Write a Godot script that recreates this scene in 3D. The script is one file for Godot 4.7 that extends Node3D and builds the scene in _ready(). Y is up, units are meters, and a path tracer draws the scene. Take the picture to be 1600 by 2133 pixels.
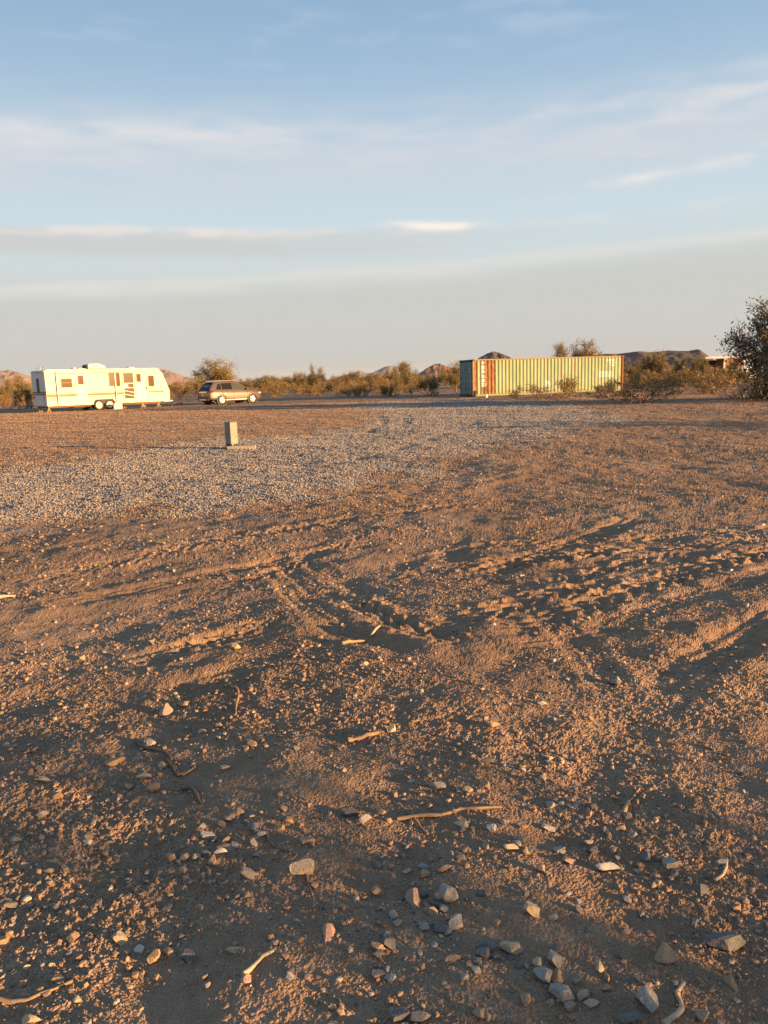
extends Node3D
# Desert lot at sunrise: trailer, parked car, shipping container, scrub and hills.

class Shape:
	var v := PackedVector3Array()
	var c := PackedColorArray()
	var uv := PackedVector2Array()
	var tint := Color(1, 1, 1)
	var coloured := false
	func tri(a: Vector3, b: Vector3, d: Vector3) -> void:
		v.append(a); v.append(b); v.append(d)
		if coloured:
			c.append(tint); c.append(tint); c.append(tint)
	func quad(a: Vector3, b: Vector3, d: Vector3, e: Vector3) -> void:
		tri(a, b, d); tri(a, d, e)
	func box(at: Vector3, size: Vector3, turn := Basis.IDENTITY, bevel := 0.0) -> void:
		var h := size * 0.5
		var b: float = minf(bevel, minf(h.x, minf(h.y, h.z)) * 0.9)
		if b <= 0.0:
			var p := []
			for i in 8:
				p.append(at + turn * Vector3(h.x if i & 1 else -h.x, h.y if i & 2 else -h.y, h.z if i & 4 else -h.z))
			quad(p[0], p[1], p[3], p[2]); quad(p[5], p[4], p[6], p[7]); quad(p[4], p[0], p[2], p[6])
			quad(p[1], p[5], p[7], p[3]); quad(p[2], p[3], p[7], p[6]); quad(p[4], p[5], p[1], p[0])
			return
		# faces, bevelled edges and corners
		for ax in 3:
			var o1 := (ax + 1) % 3
			var o2 := (ax + 2) % 3
			for s in [-1.0, 1.0]:
				var q := []
				for k in [[-1.0, -1.0], [1.0, -1.0], [1.0, 1.0], [-1.0, 1.0]]:
					var w := Vector3.ZERO
					w[ax] = s * h[ax]; w[o1] = k[0] * (h[o1] - b); w[o2] = k[1] * (h[o2] - b)
					q.append(at + turn * w)
				if s > 0: quad(q[3], q[2], q[1], q[0])
				else: quad(q[0], q[1], q[2], q[3])
			for s1 in [-1.0, 1.0]:
				for s2 in [-1.0, 1.0]:
					var q2 := []
					for e in [[0, -1.0], [0, 1.0], [1, 1.0], [1, -1.0]]:
						var w2 := Vector3.ZERO
						w2[ax] = e[1] * (h[ax] - b)
						w2[o1] = s1 * (h[o1] - (0.0 if e[0] == 0 else b))
						w2[o2] = s2 * (h[o2] - (b if e[0] == 0 else 0.0))
						q2.append(at + turn * w2)
					quad(q2[0], q2[1], q2[2], q2[3])
		for sx in [-1.0, 1.0]:
			for sy in [-1.0, 1.0]:
				for sz in [-1.0, 1.0]:
					tri(at + turn * Vector3(sx * h.x, sy * (h.y - b), sz * (h.z - b)), at + turn * Vector3(sx * (h.x - b), sy * h.y, sz * (h.z - b)), at + turn * Vector3(sx * (h.x - b), sy * (h.y - b), sz * h.z))
	func tube(path: Array, radii: Array, sides := 6) -> void:
		var prev := []
		var n := path.size()
		var side := Vector3.ZERO
		for i in n:
			var dir: Vector3 = (path[mini(i + 1, n - 1)] - path[maxi(i - 1, 0)]).normalized()
			if side == Vector3.ZERO or absf(side.dot(dir)) > 0.95:
				side = dir.cross(Vector3.UP if absf(dir.y) < 0.9 else Vector3.RIGHT)
			side = (side - dir * side.dot(dir)).normalized()
			var up := dir.cross(side)
			var ring := []
			for k in sides:
				var a := TAU * k / sides
				ring.append(path[i] + (side * cos(a) + up * sin(a)) * radii[i])
			if i > 0:
				for k in sides:
					var k2 := (k + 1) % sides
					quad(prev[k], prev[k2], ring[k2], ring[k])
			if i == 0 or i == n - 1:
				for k in range(1, sides - 1):
					tri(ring[0], ring[k], ring[k + 1])
			prev = ring
	func lathe(at: Vector3, axis: Vector3, prof: Array, sides := 28) -> void:   # prof: [radius, along axis]
		var u := axis.cross(Vector3.UP if absf(axis.y) < 0.9 else Vector3.RIGHT).normalized()
		var w := axis.cross(u)
		for i in prof.size() - 1:
			for k in sides:
				var q := []
				for e in [[i, k], [i, k + 1], [i + 1, k + 1], [i + 1, k]]:
					var a: float = TAU * e[1] / sides
					q.append(at + axis * prof[e[0]][1] + (u * cos(a) + w * sin(a)) * prof[e[0]][0])
				quad(q[0], q[1], q[2], q[3])
	func prism(poly: PackedVector2Array, z0: float, z1: float) -> void:   # polygon in x, y pushed along z
		var t := Geometry2D.triangulate_polygon(poly)
		for i in range(0, t.size(), 3):
			for z in [z0, z1]:
				tri(Vector3(poly[t[i]].x, poly[t[i]].y, z), Vector3(poly[t[i + 1]].x, poly[t[i + 1]].y, z), Vector3(poly[t[i + 2]].x, poly[t[i + 2]].y, z))
		for i in poly.size():
			var a := poly[i]
			var b := poly[(i + 1) % poly.size()]
			quad(Vector3(a.x, a.y, z0), Vector3(b.x, b.y, z0), Vector3(b.x, b.y, z1), Vector3(a.x, a.y, z1))
	func mesh(smooth := false, hard := 0.7) -> ArrayMesh:
		var arr := []
		arr.resize(Mesh.ARRAY_MAX)
		arr[Mesh.ARRAY_VERTEX] = v
		if coloured: arr[Mesh.ARRAY_COLOR] = c
		if uv.size() == v.size(): arr[Mesh.ARRAY_TEX_UV] = uv
		if smooth:
			var sums := {}
			var face := PackedVector3Array()
			for i in range(0, v.size(), 3):
				var n := (v[i + 2] - v[i]).cross(v[i + 1] - v[i])
				face.append(n)
				for k in 3:
					var key := Vector3i((v[i + k] * 2000.0).round())
					if not sums.has(key): sums[key] = []
					sums[key].append(n)
			var nr := PackedVector3Array()
			for i in v.size():
				var fn := face[i / 3].normalized()
				var s := Vector3.ZERO
				for n2 in sums[Vector3i((v[i] * 2000.0).round())]:
					if n2.normalized().dot(fn) > hard: s += n2
				nr.append(s.normalized() if s.length() > 1e-12 else Vector3.UP)
			arr[Mesh.ARRAY_NORMAL] = nr
		var m := ArrayMesh.new()
		m.add_surface_from_arrays(Mesh.PRIMITIVE_TRIANGLES, arr)
		return m

const STONES = [
	[-0.294, 2.225, 0.076, 0.059, "cream", "largest cream stone near the thin dark twigs, blocky in shape"],
	[-0.467, 2.217, 0.051, 0.034, "cream", "second largest cream stone near the thin dark twigs, wide in shape"],
	[-0.745, 2.336, 0.036, 0.040, "tan", "largest tan stone near the short brown twig, blocky in shape"],
	[-0.694, 2.326, 0.032, 0.025, "tan", "sixth largest tan stone near the short brown twig, blocky in shape"],
	[-0.796, 1.978, 0.046, 0.036, "cream", "largest cream stone near the straight stick at the left edge, blocky in shape"],
	[-0.454, 1.904, 0.046, 0.019, "cream", "cream stone, the only cream one near the curved pale branch"],
	[-0.675, 1.9, 0.035, 0.035, "tan", "largest tan stone near the curved pale branch, blocky in shape"],
	[-0.636, 1.914, 0.032, 0.035, "tan", "second largest tan stone near the curved pale branch, blocky in shape"],
	[-0.578, 1.894, 0.047, 0.034, "slate", "fourth largest dark slate grey stone near the curved pale branch, wide in shape"],
	[-0.933, 1.983, 0.033, 0.030, "tan", "largest tan stone near the straight stick at the left edge, blocky in shape"],
	[-0.922, 1.695, 0.049, 0.028, "cream", "second largest cream stone near the straight stick at the left edge, wide in shape"],
	[-1.196, 2.158, 0.051, 0.025, "cream", "third largest cream stone near the straight stick at the left edge, flat in shape"],
	[-1.316, 2.458, 0.044, 0.028, "grey", "grey stone, the only grey one near the straight stick at the left edge"],
	[-1.295, 2.621, 0.041, 0.029, "cream", "fourth largest cream stone near the branching root, wide in shape"],
	[-1.288, 2.747, 0.034, 0.034, "tan", "third largest tan stone near the branching root, blocky in shape"],
	[-1.393, 2.881, 0.057, 0.026, "cream", "second largest cream stone near the branching root, flat in shape"],
	[-1.154, 3.006, 0.080, 0.040, "tan", "largest tan stone near the branching root, flat in shape"],
	[-0.998, 2.886, 0.064, 0.038, "cream", "largest cream stone near the branching root, wide in shape"],
	[-0.934, 2.78, 0.058, 0.054, "tan", "second largest tan stone near the branching root, blocky in shape"],
	[-0.589, 3.07, 0.061, 0.039, "tan", "largest tan stone near the short upright twig, wide in shape"],
	[-0.848, 3.266, 0.041, 0.032, "cream", "third largest cream stone near the branching root, blocky in shape"],
	[-0.787, 3.315, 0.033, 0.033, "tan", "third largest tan stone near the short upright twig, blocky in shape"],
	[-1.062, 3.183, 0.046, 0.050, "grey", "grey stone, the only grey one near the branching root"],
	[-0.676, 2.92, 0.038, 0.025, "cream", "cream stone, the only cream one near the short brown twig"],
	[-0.562, 2.577, 0.038, 0.030, "tan", "second largest tan stone near the short brown twig, blocky in shape"],
	[-0.151, 2.537, 0.063, 0.033, "slate", "dark slate grey stone, the only dark slate grey one near the thin dark twigs"],
	[-0.102, 2.498, 0.047, 0.044, "grey", "grey stone, the only grey one near the orange stick"],
	[-0.043, 2.55, 0.033, 0.026, "tan", "fifth largest tan stone near the long forked stick, blocky in shape"],
	[-0.37, 2.504, 0.033, 0.033, "tan", "third largest tan stone near the thin dark twigs, blocky in shape"],
	[-0.401, 2.48, 0.033, 0.026, "tan", "fourth largest tan stone near the thin dark twigs, blocky in shape"],
	[-0.293, 2.394, 0.053, 0.032, "pink", "pinkish stone, the only pinkish one near the thin dark twigs"],
	[-0.642, 2.448, 0.055, 0.029, "white", "largest whitish stone near the short brown twig, flat in shape"],
	[-0.459, 2.452, 0.033, 0.026, "white", "whitish stone, the only whitish one near the thin dark twigs"],
	[-0.574, 2.416, 0.036, 0.029, "tan", "fifth largest tan stone near the short brown twig, blocky in shape"],
	[-0.561, 2.374, 0.072, 0.025, "tan", "largest tan stone near the thin dark twigs, flat in shape"],
	[-0.579, 2.342, 0.043, 0.032, "white", "second largest whitish stone near the short brown twig, blocky in shape"],
	[-0.6, 2.308, 0.032, 0.035, "tan", "third largest tan stone near the short brown twig, blocky in shape"],
	[-0.456, 2.323, 0.028, 0.021, "grey", "grey stone, the only grey one near the thin dark twigs"],
	[-0.056, 2.135, 0.036, 0.036, "tan", "second largest tan stone near the thin dark twigs, blocky in shape"],
	[-1.142, 2.031, 0.031, 0.028, "tan", "third largest tan stone near the straight stick at the left edge, blocky in shape"],
	[-1.137, 1.991, 0.027, 0.027, "tan", "fourth largest tan stone near the straight stick at the left edge, blocky in shape"],
	[-1.069, 2.48, 0.035, 0.031, "tan", "fourth largest tan stone near the short brown twig, blocky in shape"],
	[-1.063, 2.446, 0.034, 0.023, "white", "third largest whitish stone near the short brown twig, wide in shape"],
	[-0.192, 1.919, 0.040, 0.052, "pink", "largest pinkish stone near the curved pale branch, upright in shape"],
	[-1.128, 2.288, 0.037, 0.019, "tan", "fifth largest tan stone near the straight stick at the left edge, flat in shape"],
	[-0.051, 1.783, 0.035, 0.026, "pink", "second largest pinkish stone near the curved pale branch, blocky in shape"],
	[-0.911, 1.828, 0.038, 0.025, "tan", "second largest tan stone near the straight stick at the left edge, wide in shape"],
	[0.056, 2.076, 0.045, 0.071, "pink", "pinkish stone, the only pinkish one near the long forked stick"],
	[0.157, 2.099, 0.052, 0.081, "grey", "largest grey stone near the long forked stick, upright in shape"],
	[0.309, 1.874, 0.061, 0.043, "cream", "largest cream stone near the grey curl of twig, wide in shape"],
	[0.417, 1.828, 0.036, 0.048, "grey", "second largest grey stone near the grey curl of twig, upright in shape"],
	[0.369, 1.814, 0.024, 0.033, "cream", "third largest cream stone near the grey curl of twig, upright in shape"],
	[0.373, 1.767, 0.047, 0.044, "grey", "largest grey stone near the grey curl of twig, blocky in shape"],
	[0.416, 1.767, 0.036, 0.033, "tan", "second largest tan stone near the crooked white twig, blocky in shape"],
	[0.409, 1.71, 0.055, 0.058, "grey", "largest grey stone near the crooked white twig, blocky in shape"],
	[0.481, 1.69, 0.038, 0.020, "cream", "largest cream stone near the crooked white twig, flat in shape"],
	[0.465, 1.715, 0.035, 0.026, "pink", "largest pinkish stone near the crooked white twig, blocky in shape"],
	[0.62, 1.671, 0.050, 0.059, "grey", "second largest grey stone near the crooked white twig, blocky in shape"],
	[0.741, 1.642, 0.032, 0.032, "tan", "third largest tan stone near the crooked white twig, blocky in shape"],
	[0.724, 1.842, 0.062, 0.047, "tan", "largest tan stone near the crooked white twig, blocky in shape"],
	[0.863, 1.758, 0.028, 0.031, "tan", "fifth largest tan stone near the crooked white twig, blocky in shape"],
	[0.903, 1.896, 0.113, 0.062, "slate", "largest dark slate grey stone near the small hooked twig, flat in shape"],
	[0.677, 2.227, 0.073, 0.042, "white", "largest whitish stone near the grey curl of twig, wide in shape"],
	[0.881, 2.229, 0.050, 0.043, "grey", "largest grey stone near the small hooked twig, blocky in shape"],
	[1.049, 2.247, 0.047, 0.029, "grey", "second largest grey stone near the small hooked twig, wide in shape"],
	[0.931, 2.11, 0.052, 0.038, "slate", "second largest dark slate grey stone near the small hooked twig, wide in shape"],
	[0.457, 2.211, 0.031, 0.027, "tan", "largest tan stone near the grey curl of twig, blocky in shape"],
	[0.561, 2.266, 0.042, 0.024, "pink", "pinkish stone, the only pinkish one near the grey curl of twig"],
	[0.547, 2.327, 0.039, 0.025, "grey", "third largest grey stone near the grey curl of twig, wide in shape"],
	[0.42, 2.369, 0.046, 0.028, "slate", "largest dark slate grey stone near the grey curl of twig, wide in shape"],
	[0.384, 2.318, 0.049, 0.031, "cream", "second largest cream stone near the long forked stick, wide in shape"],
	[0.392, 2.014, 0.045, 0.045, "cream", "second largest cream stone near the grey curl of twig, blocky in shape"],
	[0.285, 1.971, 0.025, 0.028, "tan", "seventh largest tan stone near the long forked stick, blocky in shape"],
	[0.125, 1.951, 0.056, 0.034, "slate", "second largest dark slate grey stone near the long forked stick, wide in shape"],
	[0.168, 1.968, 0.041, 0.047, "grey", "third largest grey stone near the long forked stick, blocky in shape"],
	[0.004, 1.977, 0.025, 0.022, "grey", "sixth largest grey stone near the long forked stick, blocky in shape"],
	[0.095, 2.202, 0.030, 0.027, "tan", "sixth largest tan stone near the long forked stick, blocky in shape"],
	[0.09, 2.246, 0.031, 0.027, "grey", "fourth largest grey stone near the long forked stick, blocky in shape"],
	[0.157, 2.211, 0.044, 0.027, "tan", "second largest tan stone near the long forked stick, wide in shape"],
	[0.169, 2.692, 0.062, 0.042, "grey", "second largest grey stone near the long forked stick, wide in shape"],
	[0.279, 2.652, 0.038, 0.031, "cream", "third largest cream stone near the long forked stick, blocky in shape"],
	[0.346, 2.681, 0.035, 0.031, "tan", "third largest tan stone near the long forked stick, blocky in shape"],
	[0.236, 2.458, 0.054, 0.029, "cream", "largest cream stone near the long forked stick, flat in shape"],
	[0.371, 2.842, 0.069, 0.032, "slate", "largest dark slate grey stone near the long forked stick, flat in shape"],
	[0.453, 3.169, 0.044, 0.040, "tan", "largest tan stone near the long forked stick, blocky in shape"],
	[0.003, 3.183, 0.035, 0.044, "cream", "cream stone, the only cream one near the orange stick"],
	[0.227, 1.842, 0.039, 0.033, "slate", "fourth largest dark slate grey stone near the long forked stick, blocky in shape"],
	[0.246, 1.872, 0.055, 0.030, "slate", "third largest dark slate grey stone near the long forked stick, wide in shape"],
	[-0.025, 1.883, 0.036, 0.045, "slate", "third largest dark slate grey stone near the curved pale branch, upright in shape"],
	[0.002, 1.646, 0.051, 0.039, "slate", "second largest dark slate grey stone near the curved pale branch, blocky in shape"],
	[0.045, 1.645, 0.056, 0.036, "slate", "largest dark slate grey stone near the curved pale branch, wide in shape"],
	[0.557, 1.624, 0.066, 0.034, "slate", "dark slate grey stone, the only dark slate grey one near the crooked white twig"],
	[0.193, 1.654, 0.031, 0.028, "tan", "fourth largest tan stone near the crooked white twig, blocky in shape"],
	[0.711, 2.552, 0.046, 0.030, "slate", "dark slate grey stone, the only dark slate grey one near the slanting twig"],
	[0.533, 2.444, 0.047, 0.026, "white", "second largest whitish stone near the grey curl of twig, flat in shape"],
	[0.445, 2.433, 0.033, 0.022, "tan", "second largest tan stone near the grey curl of twig, wide in shape"],
	[0.715, 3.418, 0.043, 0.024, "white", "whitish stone, the only whitish one near the right hand tyre tracks"],
	[-0.909, 4.396, 0.059, 0.053, "cream", "cream stone, the only cream one near the short upright twig"],
	[1.132, 3.698, 0.067, 0.041, "slate", "dark slate grey stone, the only dark slate grey one near the right hand tyre tracks"],
	[1.16, 3.709, 0.031, 0.042, "cream", "cream stone, the only cream one near the right hand tyre tracks"],
	[-1.09, 3.54, 0.065, 0.070, "pink", "pinkish stone, the only pinkish one near the branching root"],
	[-1.024, 3.602, 0.060, 0.035, "tan", "second largest tan stone near the short upright twig, wide in shape"],
	[0.9, 3.282, 0.037, 0.028, "tan", "tan stone, the only tan one near the slanting twig"],
	[0.426, 1.678, 0.029, 0.026, "pink", "second largest pinkish stone near the crooked white twig, blocky in shape"],
	[0.463, 1.756, 0.024, 0.021, "tan", "seventh largest tan stone near the crooked white twig, blocky in shape"],
	[0.259, 1.841, 0.030, 0.018, "slate", "second largest dark slate grey stone near the grey curl of twig, wide in shape"],
	[0.113, 2.068, 0.032, 0.022, "slate", "fifth largest dark slate grey stone near the long forked stick, wide in shape"],
	[0.103, 2.024, 0.035, 0.029, "tan", "fourth largest tan stone near the long forked stick, blocky in shape"],
	[0.14, 2.044, 0.026, 0.026, "grey", "fifth largest grey stone near the long forked stick, blocky in shape"],
	[0.534, 1.808, 0.021, 0.030, "cream", "second largest cream stone near the crooked white twig, upright in shape"],
	[0.532, 1.738, 0.027, 0.021, "tan", "sixth largest tan stone near the crooked white twig, blocky in shape"],
]
const TWIGS = [
	["root_twig", "brown branching root lying among the stones on the left", 0.0099, [[-1.139, 3.233], [-1.082, 3.165], [-0.967, 3.092], [-0.917, 3.005], [-0.952, 3.036], [-0.899, 2.951], [-0.86, 2.89], [-0.829, 2.908], [-0.807, 2.977]], [[-0.86, 2.89], [-0.889, 2.958], [-0.941, 3.035], [-0.963, 3.049]]],
	["twig", "short brown twig just below the branching root", 0.0089, [[-0.824, 2.795], [-0.781, 2.786], [-0.739, 2.703], [-0.711, 2.652]], []],
	["twig", "thin twig standing up alone above the branching root", 0.0086, [[-0.825, 3.829], [-0.758, 3.669], [-0.747, 3.553], [-0.727, 3.421]], []],
	["stick", "short thick orange stick lying level in the middle dirt", 0.0141, [[-0.186, 3.101], [-0.125, 3.128], [-0.052, 3.154]], []],
	["twig", "thin dark bent twig above the large cream stone", 0.0053, [[-0.445, 2.468], [-0.418, 2.396], [-0.363, 2.345], [-0.32, 2.311]], []],
	["twig", "short dark twig just below the large cream stone", 0.0050, [[-0.285, 2.223], [-0.273, 2.175], [-0.258, 2.14]], []],
	["stick", "straight orange stick reaching in from the left frame edge", 0.0079, [[-1.069, 1.784], [-1.011, 1.769], [-0.978, 1.765], [-0.919, 1.788], [-0.867, 1.816]], []],
	["branch", "curved pale peeled branch in the lower left foreground", 0.0091, [[-0.407, 1.795], [-0.385, 1.833], [-0.366, 1.861], [-0.339, 1.872]], []],
	["twig", "tiny bent twig left of the branching root", 0.0053, [[-1.227, 2.732], [-1.231, 2.791], [-1.214, 2.819]], []],
	["stick", "long forked stick lying level in the centre foreground", 0.0084, [[0.013, 2.516], [0.077, 2.522], [0.179, 2.525], [0.241, 2.546], [0.291, 2.531], [0.387, 2.541]], [[0.068, 2.522], [0.092, 2.482], [0.114, 2.437]]],
	["twig", "slanting reddish twig right of the long forked stick", 0.0079, [[0.813, 2.508], [0.856, 2.594], [0.892, 2.641], [0.929, 2.683]], []],
	["twig", "small grey curl of twig beside grey stones", 0.0053, [[0.629, 2.288], [0.661, 2.318], [0.681, 2.357]], []],
	["twig", "small hooked pale twig near the right frame edge", 0.0072, [[0.991, 2.164], [1.038, 2.205], [1.074, 2.265]], []],
	["twig", "crooked white twig at the bottom right corner", 0.0097, [[0.637, 1.621], [0.677, 1.648], [0.705, 1.677], [0.698, 1.71], [0.715, 1.738], [0.736, 1.76]], []],
	["wood_chip", "flat splinter of wood in the middle tyre tracks", 0.0145, [[-0.274, 4.365], [-0.211, 4.418], [-0.134, 4.472]], []],
	["wood_chip", "pale splinter of wood lying near the left frame edge", 0.0162, [[-2.927, 5.637], [-2.87, 5.669], [-2.83, 5.717]], []],
	["wood_chip", "small pale splinter right of the middle wood splinter", 0.0120, [[-0.103, 4.53], [-0.068, 4.581], [-0.029, 4.642]], []],
]
const TWIG_NAMES = ["the branching root", "the short brown twig", "the short upright twig", "the thick orange stick", "the thin bent dark twig", "the short dark twig", "the stick at the left edge", "the curved pale branch", "the tiny bent twig", "the long forked stick", "the slanting reddish twig", "the grey curl of twig", "the hooked pale twig", "the crooked white twig", "the middle wood splinter", "the left edge wood splinter", "the small pale splinter"]
const RUTS = [
	[[[-0.387, 5.787], [0.218, 6.086], [0.791, 6.307], [1.111, 6.298], [1.541, 6.415], [2.094, 6.616], [2.628, 6.636], [3.762, 6.985]], 0.13, 0.05, 1],
	[[[-0.172, 6.136], [0.873, 6.953], [1.685, 7.021], [2.363, 7.048], [3.204, 7.233], [4.205, 7.382]], 0.12, 0.03, 1],
	[[[-0.055, 7.131], [0.198, 6.6], [0.381, 6.194], [0.599, 6.006], [1.105, 6.265], [1.761, 6.967], [2.642, 8.049]], 0.16, 0.05, 0],
	[[[-3.794, 6.598], [-3.085, 7.468], [-2.566, 8.104], [-1.17, 9.306], [0.676, 10.626], [2.294, 12.134]], 0.14, 0.035, 0],
	[[[-3.393, 5.862], [-2.537, 6.608], [-1.668, 7.481], [-0.528, 8.312], [1.194, 9.466]], 0.14, 0.03, 1],
	[[[-3.005, 5.151], [-2.194, 5.658], [-1.525, 6.228], [-0.87, 6.747], [-0.101, 7.246]], 0.14, 0.04, 0],
	[[[-1.032, 6.677], [-0.79, 6.058], [-0.569, 5.35], [-0.265, 4.675], [0.112, 4.21]], 0.12, 0.035, 0],
	[[[-0.494, 6.258], [-0.228, 5.435], [0.069, 4.738], [0.427, 4.342]], 0.12, 0.03, 1],
	[[[0.533, 4.291], [0.864, 4.564], [1.244, 4.903], [2.145, 5.621], [3.726, 6.673]], 0.15, 0.05, 1],
	[[[0.032, 4.337], [0.276, 4.622], [0.609, 4.885], [1.168, 5.277], [1.756, 5.53]], 0.14, 0.04, 1],
	[[[0.798, 5.787], [0.98, 5.178], [1.109, 4.363], [1.131, 3.522]], 0.12, 0.03, 0],
	[[[0.88, 3.042], [1.399, 3.619], [1.858, 4.13], [2.746, 4.871]], 0.16, 0.05, 0],
	[[[-2.037, 3.593], [-1.616, 4.062], [-1.13, 4.487], [-0.644, 4.809]], 0.15, 0.035, 0],
	[[[-1.597, 3.674], [-1.305, 4.181], [-1.12, 4.574], [-0.784, 4.925]], 0.1, 0.03, 1],
	[[[-1.712, 2.924], [-1.447, 3.292], [-1.12, 3.697], [-0.756, 3.99]], 0.16, 0.03, 0],
	[[[-0.342, 42.313], [0.776, 34.504], [1.019, 29.435], [0.511, 23.339]], 0.2, 0.05, 0],
	[[[-1.215, 36.931], [-0.073, 31.6], [0.099, 27.383], [-0.348, 22.683]], 0.2, 0.05, 0],
	[[[-2.448, 22.625], [-1.112, 24.112], [1.225, 30.025], [4.691, 36.839]], 0.25, 0.05, 0],
	[[[-4.396, 11.745], [-1.62, 13.15], [0.59, 17.524], [3.26, 25.634]], 0.22, 0.04, 0],
	[[[-1.119, 7.288], [-0.728, 6.207], [-0.369, 5.451], [0.041, 4.84], [0.444, 4.514]], 0.09, 0.03, 0],
	[[[-0.971, 7.606], [-0.595, 6.527], [-0.239, 5.77], [0.178, 5.127], [0.596, 4.784]], 0.09, 0.03, 0],
	[[[0.406, 6.572], [0.735, 5.868], [1.132, 5.605], [1.719, 5.895], [2.461, 6.469]], 0.1, 0.035, 1],
	[[[-1.759, 5.42], [-1.222, 5.888], [-0.696, 6.724], [-0.005, 7.951]], 0.1, 0.03, 1],
	[[[0.096, 3.786], [0.508, 4.098], [1.054, 4.368], [1.899, 4.963], [3.172, 5.862]], 0.12, 0.035, 0],
	[[[-4.118, 19.217], [-4.965, 16.086], [-6.232, 14.348], [-7.254, 12.943]], 0.2, 0.04, 0],
]
const HILLS = [
	["mountain", "pinkish brown mountain ridge on the horizon at the left frame edge", 9000, 0.28, [0.28, 0.19, 0.14], [[-5226.207, 94.106], [-4942.791, 161.152], [-4664.05, 195.763], [-4332.296, 217.89], [-4232.702, 225.599], [-4116.086, 189.614], [-4010.841, 148.529], [-3879.195, 95.729], [-3692.986, 35.708]]],
	["mountain", "long brown mountain rising behind the nose of the trailer", 9000, 0.3, [0.27, 0.19, 0.15], [[-3307.844, 34.626], [-3026.589, 101.826], [-2747.437, 152.689], [-2552.663, 184.467], [-2444.03, 170.314], [-2363.982, 140.831], [-2230.635, 88.016], [-2040.943, 49.629], [-1878.812, 6.617]]],
	["mountain", "blue grey double peaked mountain on the horizon, centre", 12000, 0.25, [0.2, 0.17, 0.16], [[-669.211, 16.568], [-483.653, 68.649], [-372.667, 94.094], [-298.113, 127.854], [-211.768, 81.899], [-116.521, 78.953], [69.569, 166.925], [179.982, 185.109], [289.139, 160.143], [433.51, 76.379], [651.943, 4.597]]],
	["hill", "small red brown hill just left of the container", 3500, 0.6, [0.2, 0.12, 0.085], [[158.152, 7.647], [190.671, 25.599], [212.362, 39.649], [244.74, 55.448], [266.126, 56.886], [297.93, 43.309], [329.875, 36.019], [372.391, 17.875], [414.983, -0.302]]],
	["butte", "dark rounded butte rising above the container roof", 2200, 0.5, [0.08, 0.066, 0.06], [[234.11, 14.457], [261.221, 33.433], [281.524, 49.929], [301.731, 61.134], [321.859, 65.764], [337.908, 61.333], [355.293, 52.916], [372.695, 41.854], [395.495, 25.329], [415.665, 8.844]]],
	["mesa", "long dark mesa behind the right end of the container", 2600, 0.35, [0.075, 0.062, 0.058], [[523.006, 21.692], [618.129, 43.703], [681.487, 51.085], [728.952, 57.394], [792.361, 56.995], [855.617, 62.811], [895.349, 58.483], [958.608, 62.744], [1014.236, 57.928], [1041.036, 61.759], [1070.209, 45.328], [1110.709, 25.396], [1175.428, -0.025]]],
]
const GRAVEL = [[-7.924, 13.404], [-6.455, 16.056], [-5.681, 18.467], [-4.639, 21.714], [-2.156, 22.498], [-0.532, 25.009], [0.128, 32.697], [-1.566, 48.123], [5.256, 51.105], [9.054, 41.196], [8.229, 26.322], [4.328, 19.67], [1.441, 15.07], [0.015, 11.809], [-1.27, 10.159], [-2.998, 9.54], [-5.474, 9.15]]
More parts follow.
